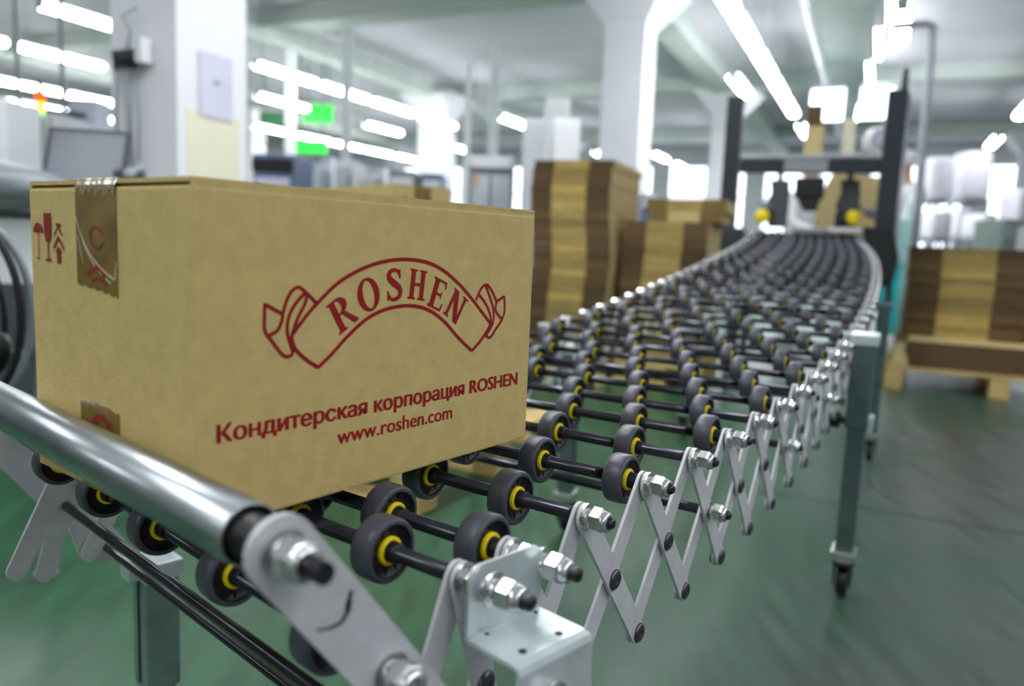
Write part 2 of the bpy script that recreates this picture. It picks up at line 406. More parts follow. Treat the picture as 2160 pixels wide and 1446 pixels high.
for i_ in range(5):
    q_ = q0_ + (q1_ - q0_) * (.02 + .24 * i_); lamp(q_.dot(A_), q_.dot(B_), LH + .56, 0, ORD[i_ if i_ < 4 else 5] + ' slim tube lamp in the strip along the right side of the duct', 'lamps beside the duct', 1.45, .09)
lrow(1.85, (14.6, 18.4), 'tube lamp at the right edge above the bright windows', 'lamps above the right windows')
lrow(-2.05, (11.9, ), 'short lamp glowing beside the second flared column', 'lamp beside flared column')
# the rows go on overhead and behind the photographer
for a in (-4.5, -1.5, 1.0, 3.0, 5.2): lamp(a, -1.55, LH, 0, 'tube lamp of the rows overhead, outside the picture', 'lamps overhead', 1.5, .2)
for a in (-3.5, -.5, 2.0, 4.5): lamp(a, 2.4, LH, 0, 'tube lamp of the rows overhead, outside the picture', 'lamps overhead', 1.5, .2)
for a in (-3.5, 0, 3.2): lamp(a, -5.6, LH, 0, 'tube lamp of the rows overhead, outside the picture', 'lamps overhead', 1.5, .2)
# ================================================================== THE CONVEYOR
conv = thing('roller_conveyor', 'long flexible skate-wheel conveyor with black wheels and yellow hubs on scissor side links', 'conveyor', (0, 0, 0))
def lathe_mesh(name, parts, mats):
    m = MB()
    for (prof, mi, n, sm) in parts: m.lathe((0, 0, 0), (0, 0, 1), prof, n, mi, sm)
    o = m.build(name, mats); me = o.data; bpy.data.objects.remove(o); return me
RW = .024
# wheel: rubber tread, recessed dark disc with ribs
m = MB()
m.lathe((0, 0, 0), (0, 0, 1), [(-.0098, .0195), (-.0102, .0215), (-.0088, .0234), (-.006, RW), (.006, RW), (.0088, .0234), (.0102, .0215), (.0098, .0195)], 28, 0)
m.lathe((0, 0, 0), (0, 0, 1), [(.0098, .0195), (.0066, .0186), (.0062, .0085)], 28, 1)
m.lathe((0, 0, 0), (0, 0, 1), [(-.0098, .0195), (-.0066, .0186), (-.0062, .0085)], 28, 1)
for s in (-1, 1): m.lathe((0, 0, 0), (0, 0, s), [(.004, .0076), (.0155, .0074), (.0170, .0064), (.0170, .0055)], 16, 1)
for k in range(10):
    a = 2 * math.pi * k / 10
    for s in (-1, 1):
        m.box((math.cos(a) * .0152, math.sin(a) * .0152, s * .0067), (.0055, .0010, .0008), (V((math.cos(a), math.sin(a), 0)), V((-math.sin(a), math.cos(a), 0)), UP), 1)
wo = m.build('wheel', [M['tyre'], M['wheel_in']]); WHEEL_ME = wo.data; bpy.data.objects.remove(wo)
m = MB()
for s in (-1, 1):
    m.lathe((0, 0, 0), (0, 0, s), [(.004, .0106), (.0084, .0106), (.0094, .0098), (.0095, .0082), (.0085, .0074)], 20)
wo = m.build('hub', M['yellow']); HUB_ME = wo.data; bpy.data.objects.remove(wo)
m = MB()
m.lathe((0, 0, 0), (0, 0, 1), [(0, .004), (0, .0115), (.0018, .0115), (.0018, .006)], 20, 0, False)
m.lathe((0, 0, 0), (0, 0, 1), [(.0018, .0075), (.006, .0075), (.006, .004)], 16)
m.cyl((0, 0, .0055), (0, 0, .0075), .0098, .0105, 6, mi=0)
m.cyl((0, 0, .0075), (0, 0, .0150), .0105, .0105, 6)
m.cyl((0, 0, .0150), (0, 0, .0168), .0105, .0088, 6)
m.lathe((0, 0, 0), (0, 0, 1), [(.0168, .0086), (.0205, .0080), (.0215, .0058)], 16)
wo = m.build('nut', M['nut']); NUT_ME = wo.data; bpy.data.objects.remove(wo)
m = MB(); m.lathe((0, 0, 0), (0, 0, 1), [(0, .0095), (.0015, .0095), (.003, .0075), (.004, .0035), (.0025, .003), (.0025, .0002)], 18)
wo = m.build('rivet', M['rivet']); RIVET_ME = wo.data; bpy.data.objects.remove(wo)
_ax = {}
def axle_mesh(W):
    W = round(W, 4)
    if W not in _ax:
        m = MB(); z0, z1 = -.0325, W + .0325      # local -Z is left, so z runs to the right
        m.lathe((0, 0, 0), (0, 0, -1), [(-.0335, .0001), (-.0325, .0032), (-.0300, .0052), (-.0125, .0052), (-.0125, .005), (.006, .005), (.006, .0058), (W - .006, .0058), (W - .006, .005), (W + .030, .0052), (W + .0325, .0032), (W + .0335, .0001)], 16)
        o = m.build('axle', M['axle']); _ax[W] = o.data; bpy.data.objects.remove(o)
    return _ax[W]
def capsule(l, wd, n=8):
    r = wd / 2
    return [(l + r * math.sin(a), -r * math.cos(a)) for a in [math.pi * k / n for k in range(n + 1)]] + [(-r * math.sin(a), r * math.cos(a)) for a in [math.pi * k / n for k in range(n + 1)]]
_lk = {}
def link_mesh(l, wd=.0225, th=.003):
    l = round(l, 3)
    if (l, wd) not in _lk:
        m = MB(); m.prism(capsule(l, wd), (0, 0, -th / 2), V((1, 0, 0)), V((0, 1, 0)), V((0, 0, th)))
        o = m.build('scissor_link', M['link']); _lk[(l, wd)] = o.data; bpy.data.objects.remove(o)
    return _lk[(l, wd)]
def newobj(name, me, parent, mtx):
    o = bpy.data.objects.new(name, me); C.objects.link(o); o.parent = parent; o.matrix_basis = mtx; return o
def mtx(o, X, Y, Z):
    return Matrix(((X.x, Y.x, Z.x, o.x), (X.y, Y.y, Z.y, o.y), (X.z, Y.z, Z.z, o.z), (0, 0, 0, 1)))
nodes = [-.157, -.102] + [PIT * k for k in range(0, 43)]
NF = [path(s) for s in nodes]
def put_axle(P, L, T, N, W=WID):
    a = newobj('axle', axle_mesh(W), conv, mtx(P, L, N, -T))
    o1 = newobj('nut', NUT_ME, a, Matrix.Translation((0, 0, .0065)))
    o2 = newobj('nut', NUT_ME, a, Matrix.Translation((0, 0, -W - .0065)) @ Matrix.Rotation(math.pi, 4, 'X'))
    return a
def put_wheel(P, L, T, N, t):
    ang = random.uniform(0, 6.28)
    wv = newobj('wheel', WHEEL_ME, conv, mtx(P + T * t, L, N, -T) @ Matrix.Rotation(ang, 4, 'Z'))
    newobj('hub', HUB_ME, wv, Matrix())
for k, (P, L, T, N) in enumerate(NF):
    put_axle(P, L, T, N)
    ts = [.07 + .1 * i for i in range(6)] if k % 2 == 0 else [.022 + .0966 * i for i in range(7)]
    for t in ts: put_wheel(P, L, T, N, t)
# bottom nodes, links
LK = .190
bots = []
for k in range(len(nodes)):
    P, L, T, N = NF[k]
    gaps = [nodes[j + 1] - nodes[j] for j in (k - 1, k) if 0 <= j < len(nodes) - 1]
    g = sum(gaps) / len(gaps); g = min(g, PIT)
    bots.append(math.sqrt(LK * LK - g * g))
def put_link(a, b, T, off, rivets, side):
    d = b - a; l = d.length; X = d.normalized(); Z = -T * (1 if side == 0 else -1); Y = Z.cross(X).normalized(); Z = X.cross(Y)
    o = newobj('scissor_link', link_mesh(l), conv, mtx(a + Z * off, X, Y, Z))
    for (x, dz) in rivets: newobj('rivet', RIVET_ME, o, Matrix.Translation((x * l, 0, dz)))
for side in (0, 1):
    tt = 0 if side == 0 else WID
    for k in range(len(nodes) - 1):
        P0, L0, T0, N0 = NF[k]; P1, L1, T1, N1 = NF[k + 1]
        a0 = P0 + T0 * tt; a1 = P1 + T1 * tt
        b0 = a0 - N0 * bots[k]; b1 = a1 - N1 * bots[k + 1]
        rv = [(.5, .0015), (1.0, .0015)]
        put_link(a0, b1, T0, .0048, rv, side)
        put_link(a1, b0, T0, -.0005, [(1.0, -.004)] if k % 6 == 5 else [], side)
# through rods at the scissor centres, every third bay
for k in list(range(4, len(nodes) - 1, 3)):
    P0, L0, T0, N0 = NF[k]; P1, L1, T1, N1 = NF[k + 1]
    put_axle((P0 + P1) / 2 - N0 * (bots[k] / 2), L0, T0, N0)
# links from the first node down towards the camera (partner of the end plate)
for side in (0, 1):
    tt = 0 if side == 0 else WID
    P0, L0, T0, N0 = NF[0]; a0 = P0 + T0 * tt
    if side: a0 = a0 + L0 * .055
    put_link(a0, a0 - L0 * (.07 if side == 0 else .085) - N0 * .17, T0, -.0005, [(.5, .0015), (1.0, .0015)], side)
# ---- the end: galvanised roller, end plates, low wheel axle, cross rods
RR = V((-.1127, .3682, -.155 + CZ)); a40 = math.radians(40.3); TR = V((-math.cos(a40), math.sin(a40), .011)).normalized()
RL = RR + TR * .655
m = MB(); ro = .0172
m.lathe(RR + TR * .024, TR, [(.012, .0001), (0.012, .0150), (.0015, .0155), (0, .0160), (.001, ro), (.62, ro), (.621, .0150), (.612, .0145), (.612, .004)], 36)
er = m.build('end_roller', M['galv'], conv, label='smooth galvanised end roller')
m = MB(); m.lathe(RR + TR * .0262, TR, [(.0, .0002), (.0, .0148), (.010, .0150)], 28); m.lathe(RR, TR, [(-.004, .0002), (-.004, .0095), (.012, .0105), (.028, .0140)], 20)
m.build('roller_cap', M['black'], er)
A2R = V((-.076, .4286, -.246 + CZ)); A2L = V((-.559, .870, -.246 + CZ))
TE = (A2L - A2R).normalized(); LE = V((TE.y, -TE.x, 0)); LE = LE if LE.y > 0 else -LE
def lplane(u, v, O, n):
    d = ray(u, v); k = ((O - V((0, 0, CZ))).dot(n)) / d.dot(n); p = d * k; return V((p.x, p.y, p.z + CZ))
for side, top, mid in ((0, RR, A2R), (1, RL, A2L)):
    Z = -TE if side == 0 else TE
    base = mid + Z * (.015 if side == 0 else .006)
    top_ = top - TE * ((top - base).dot(TE))
    top_ = V((top_.x, top_.y, top.z))
    X = (base - top_).normalized()
    if side: X = (A2L + LE * .097 - UP * .164 + Z * .006 - top_).normalized()
    Y = Z.cross(X)
    l = .315 if side == 0 else .318
    m = MB(); m.prism(capsule(l, .038, 12), top_, X, Y, Z * .0042)
    pl = m.build('end_plate', M['link'], conv, label='broad light grey end plate')
    # nuts on the plate
    for d_ in (0, (base - top_).length):
        n_ = newobj('plate_nut', NUT_ME, pl, mtx(top_ + X * d_ + Z * .0042, X, Y, Z)); n_.matrix_parent_inverse = Matrix()
        n_.scale = (1.12, 1.12, 1.05)
    if side == 0:
        m = MB()
        pts = [(.050, -.013), (.056, -.008), (.060, -.002), (.059, .004), (.054, .009), (.051, .013)]
        for i in range(len(pts) - 1):
            a = V(pts[i]); b = V(pts[i + 1]); wd = (.0007, .0010, .0013, .0019, .0013)[i]
            pa = top_ + X * a.x + Y * a.y + Z * .0044; pb = top_ + X * b.x + Y * b.y + Z * .0044
            q = (pb - pa).normalized().cross(Z) * wd
            m.add([pa - q, pb - q, pb + q, pa + q], [(0, 1, 2, 3)])
        m.build('scratch_mark', M['black'], pl)
# axle stubs through the plates (black threaded ends)
m = MB(); m.cyl(RR - TR * .040, RL + TR * .030, .0056, n=14); m.build('roller_axle', M['axle'], conv)
XE = LE; W2 = (A2L - A2R).length
a2 = newobj('axle', axle_mesh(W2), conv, mtx(A2R, LE, UP, -TE))
for t in (.042, .166, .29, .408, .536):
    put_wheel(A2R, LE, TE, UP, t)
def endpt(al, z, t=0): return A2R + LE * al + TE * t + UP * (z - (-.246))
m = MB(); m.cyl(endpt(.034, -.327, -.02), endpt(.034, -.327, W2 + .02), .0056, n=12); m.build('cross_rod', M['axle'], conv)
m = MB(); m.cyl(endpt(.100, -.408, -.02), endpt(.100, -.408, W2 + .02), .0058, n=12); m.build('cross_rod', M['axle'], conv)
m = MB(); m.cyl(endpt(.082, -.396, -.0), endpt(.082, -.396, W2), .0046, n=12); m.build('cross_rod', M['axle'], conv)
m = MB(); m.cyl(endpt(.060, -.296, .01), endpt(.060, -.296, W2 - .01), .0042, n=12); m.build('cross_rod', M['axle'], conv)
nt_ = newobj('nut', NUT_ME, conv, mtx(endpt(.100, -.408, W2 - .012), LE, UP, -TE))
# ---- corner bracket
P, L, T, N = path(-.135)
bi0 = V((-.0225, .4655, 0)); bi1 = V((.0228, .5116, 0)); bX = (bi1 - bi0).normalized(); bO = V((bX.y, -bX.x, 0))
if bO.dot(T) > 0: bO = -bO
BL = .068; z1, z0 = -.203 + CZ, -.250 + CZ; th = .0028; BD = .047
def bp(x, o, z): return bi0 + bX * x + bO * o + UP * z
m = MB()
r = .010
prof = [(0, z0), (BL, z0), (BL, z1 - r)] + [(BL - r + r * math.cos(a), z1 - r + r * math.sin(a)) for a in [math.pi / 2 * k / 5 for k in range(1, 6)]] + [(r - r * math.sin(a), z1 - r + r * math.cos(a)) for a in [math.pi / 2 * k / 5 for k in range(0, 6)]]
m.prism(prof, bp(0, 0, 0), bX, UP, bO * th)
# shelf as strip with soft bends, then the down flange
sec = [(0, z0 + .0001), (.001, z0 - .0015), (.004, z0 - .0028), (BD - .004, z0 - .0028), (BD - .001, z0 - .0036), (BD, z0 - .006), (BD + .001, z0 - .052)]
inn = [(th, z0 + .0001), (th + .0008, z0 + .0002), (.0045, z0 + .0001), (BD - .0045, z0 + .0001), (BD + .001, z0 - .0012), (BD + .0028, z0 - .005), (BD + .0038, z0 - .052)]
for i in range(len(sec) - 1):
    a, b, c_, d_ = sec[i], sec[i + 1], inn[i + 1], inn[i]
    v0 = [bp(0, q[0], q[1]) for q in (a, b, c_, d_)]; v1 = [bp(BL, q[0], q[1]) for q in (a, b, c_, d_)]
    m.add(v0 + v1, [(0, 1, 2, 3), (7, 6, 5, 4), (0, 4, 5, 1), (2, 6, 7, 3), (1, 5, 6, 2), (3, 7, 4, 0)])
br = m.build('corner_bracket', M['zinc'], conv, label='bright zinc corner bracket')
for (x, o) in ((.050, .036), (.016, .036), (.014, .010 - .004), (.060, .006)):
    m = MB(); m.cyl(bp(x, o, z0 + .0002), bp(x, o, z0 + .0006), .0027 if o > .02 else .0016, n=12)
    m.build('bolt_hole', M['black'], br)
for s_, ext in ((-.157, .047), (-.102, .047)):
    P, L, T, N = path(s_)
    m = MB(); m.cyl(P + T * .004, P - T * .060, .0053, n=14); m.lathe(P - T * .060, -T, [(0, .0053), (.002, .0042), (.003, .0001)], 14)
    bo = m.build('bracket_bolt', M['black'], br)
    n_ = newobj('nut', NUT_ME, br, mtx(P - T * .030, L, N, -T)); n_.scale = (1, 1, 1.15)
    m = MB(); m.cyl(P - T * .008, P - T * .027, .0075, n=16); m.build('spacer', M['zinc'], br)
n_ = newobj('nut', NUT_ME, br, mtx(bp(.030, BD + .004, z0 - .030), bX, UP, bO))
m = MB(); q0 = bp(.030, BD, z0 - .030); m.cyl(q0, q0 + bO * .028, .0048, n=12); m.build('bracket_bolt', M['black'], br)
m = MB(); m.prism(capsule(.055, .024, 10), bp(.046, BD + .006, z0 - .045), (bX * .55 - UP * .83).normalized(), (bX * .83 + UP * .55).normalized(), bO * .004)
m.build('lock_link', M['link'], br)
# ---- support legs
def leg(base, L, T, ztop, zc, big=.047, small=.038, name='support_leg', mt=None, knob=True, out=-1, low=True, tp=None):
    ax = (T, L, UP); b = V((base.x, base.y, 0))
    m = MB(); m.bbox(b + UP * ((.105 + zc + .02) / 2), (small, small, zc + .02 - .105), ax, .004)
    lg = m.build(name, mt or M['leg'], conv)
    m = MB(); m.bbox(b + UP * ((zc + ztop) / 2), (big, big, ztop - zc), ax, .005); m.build('sleeve', mt or M['leg'], lg)
    m = MB(); m.bbox(b + UP * (ztop + .004), (big + .012, big + .004, .024), ax, .003); m.build('top_plate', M[tp or 'zinc'], lg)
    if knob:
        m = MB(); k = b + UP * (zc + .012); m.cyl(k + T * (out * big * .5), k + T * (out * (big * .5 + .03)), .008, n=12)
        m.lathe(k + T * (out * (big * .5 + .012)), T * out, [(0, .002), (0, .017), (.006, .020), (.018, .020), (.024, .014), (.024, .001)], 16)
        m.build('clamp_knob', M['black'], lg)
        m = MB(); m.bbox(k - T * (out * (big * .5 + .004)), (.012, .04, .034), ax, .003); m.build('clamp', M['zinc'], lg)
    m = MB(); m.bbox(b + UP * .112, (small + .016, small + .016, .018), ax, .004); m.cyl(b + UP * .102, b + UP * .09, .024, n=18)
    m.build('collar', M['nut'], lg)
    cs = MB(); cs.cyl(b + UP * .092, b + UP * .080, .026, .022, n=18)
    f = L * .02
    for s in (-1, 1): cs.bbox(b + T * (s * .018) + f * .5 + UP * .058, (.004, .034, .052), ax, .002)
    ca = cs.build('caster_fork', M['black'], lg)
    return lg, b, f
def castor_wheel(lg, b, f, T):
    m = MB(); m.lathe(b + f - T * .012 + UP * .036, T, [(0, .004), (0, .030), (.003, .035), (.021, .035), (.024, .030), (.024, .004)], 24); m.build('caster_wheel', M['black'], lg)
P, L, T, N = path(1.30)
for side, tt in ((0, -.04), (1, WID + .04)):
    lg, b, f = leg(P + T * tt, L, T, P.z - .005 if side == 0 else P.z - .1, .405, out=1 if side == 0 else -1); castor_wheel(lg, b, f, T)
P, L, T, N = path(2.66)
for side, tt in ((0, -.05), (1, WID + .05)):
    lg, b, f = leg(P + T * tt, L, T, P.z - .13, .43, out=1 if side == 0 else -1, tp='leg'); castor_wheel(lg, b, f, T)
P, L, T, N = path(4.0)
for side, tt in ((0, -.04), (1, WID + .04)):
    lg, b, f = leg(P + T * tt, L, T, P.z - .16, .50, out=1 if side == 0 else -1, tp='leg'); castor_wheel(lg, b, f, T)
for side in (0, 1):
    tt = W2 - .045 if side else -.0
    q = endpt(.128, -.4, tt)
    lg, b, f = leg(q, LE, TE, CZ - .425, .2, big=.043, small=.034, mt=M['leg_galv'], knob=False); castor_wheel(lg, b, f, TE)
    m = MB(); m.box(V((q.x, q.y, .28)) - LE * .0222, (.0035, .0015, .14), (TE, LE, UP)); m.build('slot', M['black'], lg)
    m = MB(); q2 = endpt(.10, -.415, tt + (.0 if side else 0)); m.bbox(q2, (.03, .02, .03), (TE, LE, UP), .003)
    m.build('leg_clamp', M['zinc'], lg)
    if side: m = MB(); m.bbox(q2 + TE * .055 + LE * -.02 + UP * .022, (.03, .018, .008), (TE, LE, UP), .002); m.build('clamp_lever', M['zinc'], lg)
# ================================================================== THE CARTON
C0 = V((-.2010, .4825, .02826 + CZ)); yb = .64237
Lb = V((math.sin(yb), math.cos(yb), 0)); Tb = V((-math.cos(yb), math.sin(yb), 0))
BA, BB, BH = .3656, .2340, .2241
O0 = C0 - UP * BH                                      # front bottom corner
def carton(o, L, T, a, b, h, label, group=None, detail=True):
    t = thing('carton', label, 'box', o + (L * a + T * b) / 2, group)
    m = MB(); cen = o + (L * a + T * b + UP * h) / 2
    m.bbox(cen, (a, b, h), (L, T, UP), .0022); m.build('body', M['card_face'], t)
    m = MB()
    g = .0024
    for s in (0, 1):       # two long top flaps meeting in the middle; the fold joins the long faces
        c = o + L * (a / 2) + T * (b * (.25 + .5 * s)) + UP * (h + g + .0014)
        m.box(c, (a - .002, b / 2 - .0010, .0030), (L, T, UP))
        c = o + L * (a / 2) + T * (.0016 if s == 0 else b - .0016) + UP * (h + .0008); m.box(c, (a - .002, .0022, .0048), (L, T, UP))
    m.build('top_flap', M['card_face'], t)
    m = MB()
    for s in (0, 1):
        c = o + L * (a * (.16 + .68 * s)) + T * (b / 2) + UP * (h + .0006); m.box(c, (a * .3, b - .006, .0024), (L, T, UP))
    m.build('inner_flap', M['card_edge'], t)  # inner flaps coloured darker to paint the shaded slit under the top flaps
    return t
box = carton(O0, Lb, Tb, BA, BB, BH, 'large tan cardboard carton with red printed logo riding on the conveyor behind the end roller')
# --- flat print on the right-hand face: coordinates along the face / above the bottom edge
def FP(x, z, e=.00025): return O0 + Lb * x + UP * z - Tb * e
def spline(pts, n=6):
    if len(pts) < 3: return pts
    out = []; P = [pts[0]] + list(pts) + [pts[-1]]
    for i in range(1, len(P) - 2):
        a, b, c, d = P[i - 1], P[i], P[i + 1], P[i + 2]
        for k in range(n):
            t = k / n
            out.append(tuple(.5 * ((2 * b[j]) + (-a[j] + c[j]) * t + (2 * a[j] - 5 * b[j] + 4 * c[j] - d[j]) * t * t + (-a[j] + 3 * b[j] - 3 * c[j] + d[j]) * t ** 3) for j in (0, 1)))
    out.append(tuple(pts[-1])); return out
def ribbon(m, pts, wd, place, e=.00025):
    n = len(pts); vs = []
    for i, p in enumerate(pts):
        a = pts[max(i - 1, 0)]; b = pts[min(i + 1, n - 1)]; dx, dy = b[0] - a[0], b[1] - a[1]; q = math.hypot(dx, dy) or 1
        nx, ny = -dy / q * wd / 2, dx / q * wd / 2
        if callable(getattr(wd, '__len__', None)): pass
        vs += [place(p[0] + nx, p[1] + ny, e), place(p[0] - nx, p[1] - ny, e)]
    m.add(vs, [(2 * i, 2 * i + 1, 2 * i + 3, 2 * i + 2) for i in range(n - 1)])
LW = .0031
m = MB()
arc_o = [(0.075, 0.1253), (0.085, 0.1361), (0.0975, 0.1476), (0.1183, 0.163), (0.1428, 0.1733), (0.1654, 0.1785), (0.1877, 0.180), (0.2113, 0.1778), (0.2324, 0.1710), (0.255, 0.1580), (0.2741, 0.1435), (0.3009, 0.1206)]
arc_i = [(0.2742, 0.0976), (0.2640, 0.1045), (0.2526, 0.1129), (0.2342, 0.1275), (0.2149, 0.1376), (0.1928, 0.1421), (0.1665, 0.1404), (0.1454, 0.1335), (0.1271, 0.1217), (0.1112, 0.109), (0.0988, 0.1002)]
ribbon(m, spline(arc_o), LW, FP); ribbon(m, spline(arc_i), LW, FP)
ribbon(m, spline([(0.0988, 0.1002), (0.0895, 0.1058), (0.0808, 0.1129), (0.0765, .119), (0.075, 0.1253)]), LW, FP)
ribbon(m, spline([(0.3009, 0.1206), (0.2945, 0.1135), (0.2855, 0.1052), (0.2742, 0.0976)]), LW, FP)
for pl_ in ([(0.0975, 0.147), (0.0878, 0.1551), (0.0812, 0.1594), (0.0755, 0.1572), (0.0713, 0.1514), (0.0679, 0.1422), (0.0668, 0.1364), (0.0630, 0.1297), (0.0565, 0.1270)],
           [(0.0863, 0.1551), (0.0791, 0.1488), (0.0735, 0.1408), (0.0714, 0.1327), (0.0722, 0.1243), (0.0765, 0.1133)],
           [(0.0765, 0.1150), (0.0745, 0.1112), (0.068, 0.1120), (0.0584, 0.123), (0.053, 0.1303), (0.0527, 0.1406), (0.053, 0.1492)],
           [(0.053, 0.1485), (0.0597, 0.1449), (0.0669, 0.1413)],
           [(0.0881, 0.1539), (0.0864, 0.1474), (0.0799, 0.1369), (0.0753, 0.1253)],
           [(0.2780, 0.1440), (0.2843, 0.1539), (0.2926, 0.1576), (0.3003, 0.152), (0.3085, 0.1416)],
           [(0.3085, 0.1416), (0.3145, .1440), (0.3204, 0.1462)], [(0.3200, 0.1459), (0.3212, 0.1323), (0.3168, 0.1230), (0.3084, .1150), (0.3004, 0.108), (0.2933, 0.1105)],
           [(0.2822, 0.1486), (0.2924, 0.1398), (0.2991, 0.1301), (0.3017, 0.1206)],
           [(0.2914, 0.1568), (0.2982, 0.1458), (0.3039, 0.1346), (0.3041, 0.122), (0.2953, 0.1112)],
           [(0.3085, 0.1416), (0.3076, 0.1329), (0.3172, 0.1248)]):
    ribbon(m, spline(pl_), LW * .92, FP)
m.build('printed_emblem', M['red'], box, label='red ribbon-shaped emblem printed on the long face')
# serif capitals along the arch
def arc_pts(cx, cy, rx, ry, a0, a1, n=16): return [(cx + rx * math.cos(math.radians(a0 + (a1 - a0) * i / n)), cy + ry * math.sin(math.radians(a0 + (a1 - a0) * i / n))) for i in range(n + 1)]
def ringpoly(outer, inner): return [[outer[i], outer[i + 1], inner[i + 1], inner[i]] for i in range(len(outer) - 1)]
R4 = lambda x0, y0, x1, y1: [(x0, y0), (x1, y0), (x1, y1), (x0, y1)]
G = {}
G['H'] = (.86, [R4(.08, 0, .30, 1), R4(.56, 0, .78, 1), R4(.25, .45, .6, .56), R4(0, 0, .38, .07), R4(0, .93, .38, 1), R4(.48, 0, .86, .07), R4(.48, .93, .86, 1)])
G['E'] = (.72, [R4(.08, 0, .30, 1), R4(0, 0, .68, .08), R4(0, .92, .66, 1), R4(.25, .46, .52, .55), [(.60, .08), (.68, 0), (.72, .26), (.66, .26)], [(.58, .92), (.66, 1), (.68, .76), (.62, .76)], R4(.50, .38, .55, .63)])
G['N'] = (.90, [R4(.08, 0, .22, 1), R4(.66, 0, .80, 1), [(.02, 1), (.30, 1), (.80, 0), (.56, 0)], R4(0, 0, .30, .06), R4(.58, .94, .90, 1), R4(0, .94, .2, 1)])
bo_ = arc_pts(.36, .74, .34, .26, 90, -90, 12); bi_ = arc_pts(.34, .74, .13, .18, 90, -90, 12)
G['R'] = (.86, [R4(.08, 0, .30, 1), R4(0, 0, .38, .07), R4(0, .93, .36, 1), R4(.28, .92, .37, 1.0), R4(.28, .48, .37, .56), [(.36, .52), (.54, .50), (.86, .04), (.86, 0), (.66, 0)]] + ringpoly(bo_, bi_))
G['O'] = (.92, ringpoly(arc_pts(.46, .5, .46, .53, 0, 360, 28), arc_pts(.46, .5, .22, .44, 0, 360, 28)))
def S_glyph():
    c = spline([(.60, .80), (.52, .93), (.34, .97), (.17, .90), (.14, .74), (.28, .60), (.46, .47), (.60, .33), (.58, .13), (.38, .03), (.18, .06), (.07, .22)], 4)
    n = len(c); out = []
    W_ = lambda i: .10 + .13 * math.sin(math.pi * i / (n - 1)) ** 2
    L0_ = []; R0_ = []
    for i, p in enumerate(c):
        a = c[max(i - 1, 0)]; b = c[min(i + 1, n - 1)]; dx, dy = b[0] - a[0], b[1] - a[1]; q = math.hypot(dx, dy); w_ = W_(i) / 2
        L0_.append((p[0] - dy / q * w_, p[1] + dx / q * w_)); R0_.append((p[0] + dy / q * w_, p[1] - dx / q * w_))
    return [[L0_[i], L0_[i + 1], R0_[i + 1], R0_[i]] for i in range(n - 1)] + [R4(.58, .68, .66, .98), R4(.02, .02, .10, .32)]
G['S'] = (.70, S_glyph())
for ch, (cx, cz, ang, hh, sx) in zip('ROSHEN', [(0.1215, 0.1395, 31, .0262, 1.0), (0.1470, 0.1525, 18, .0255, .98), (0.1742, 0.1597, 5, .0250, .98), (0.2010, 0.1592, -7, .0250, .96), (0.2262, 0.1507, -21, .0262, 1.0), (0.2505, 0.1390, -33, .0262, .98)]):
    wd, polys = G[ch]; a = math.radians(ang); m = MB()
    for k, pg in enumerate(polys):
        pts = []
        for (x, y) in pg:
            X = (x - wd / 2) * hh * sx; Y = (y - .5) * hh
            pts.append(FP(cx + X * math.cos(a) - Y * math.sin(a), cz + X * math.sin(a) + Y * math.cos(a), (.00025 + .000002 * k)))
        m.add(pts, [tuple(range(len(pts)))])
    m.build('printed_letter', M['red'], box)
def text_mesh(txt, x0, x1, zb, hcap, place, name, m_, parent, bold=.012, e=.00025, probe='K'):
    def ev(s, off):
        cu_ = bpy.data.curves.new('t', 'FONT'); cu_.body = s; cu_.size = 1; cu_.offset = off; cu_.resolution_u = 3
        o = bpy.data.objects.new('t', cu_); C.objects.link(o)
        bpy.context.view_layer.update()
        dg = bpy.context.evaluated_depsgraph_get(); me = bpy.data.meshes.new_from_object(o.evaluated_get(dg))
        bpy.data.objects.remove(o); bpy.data.curves.remove(cu_); return me
    cache = {}
    def gl(ch):
        if ch not in cache:
            q = ev('п' if ch == 'н' else ch, 0); vs = [(v.co.x, v.co.y) for v in q.vertices]; fs = [tuple(p.vertices) for p in q.polygons]; bpy.data.meshes.remove(q)
            if ch == 'н':
                x0_, x1_ = min(v[0] for v in vs), max(v[0] for v in vs); y1_ = max(v[1] for v in vs); sw = (x1_ - x0_) * .17; vs = []; fs = []
                for r_ in (R4(x0_, 0, x0_ + sw, y1_), R4(x1_ - sw, 0, x1_, y1_), R4(x0_ + sw, y1_ * .44, x1_ - sw, y1_ * .58)): fs.append(tuple(range(len(vs), len(vs) + 4))); vs += r_
            cache[ch] = (vs, fs)
        return cache[ch]
    K = gl(probe)[0]; cap = max(v[1] for v in K) - min(v[1] for v in K)
    pos = []; txt_ = txt.replace('н', 'п')
    for k, ch in enumerate(txt):
        if ch == ' ': continue
        q = ev(txt_[:k + 1], 0); xr = max(v.co.x for v in q.vertices); bpy.data.meshes.remove(q)
        g = gl(ch); pos.append((ch, xr - max(v[0] for v in g[0])))
    xa = pos[0][1] + min(v[0] for v in gl(pos[0][0])[0]); xb = pos[-1][1] + max(v[0] for v in gl(pos[-1][0])[0])
    m = MB(); idx = 0
    for ch, px_ in pos:
        vs, fs = gl(ch)
        for k in range(5):
            dx = (k - 2) / 2 * bold * hcap; dy = (0, .3, 0, -.3, 0)[k] * bold * hcap
            m.add([place(x0 + (v[0] + px_ - xa) / (xb - xa) * (x1 - x0) + dx, zb + v[1] / cap * hcap + dy, e + k * .00001) for v in vs], fs)
    return m.build(name, m_, parent)
text_mesh('Кондитерская корпорация ROSHEN', .0165, .346, .0580, .0118, FP, 'printed_text', M['red'], box, bold=.07)
text_mesh('www.roshen.com', .1178, .2494, .0385, .0118, FP, 'printed_text', M['red'], box, bold=.04)
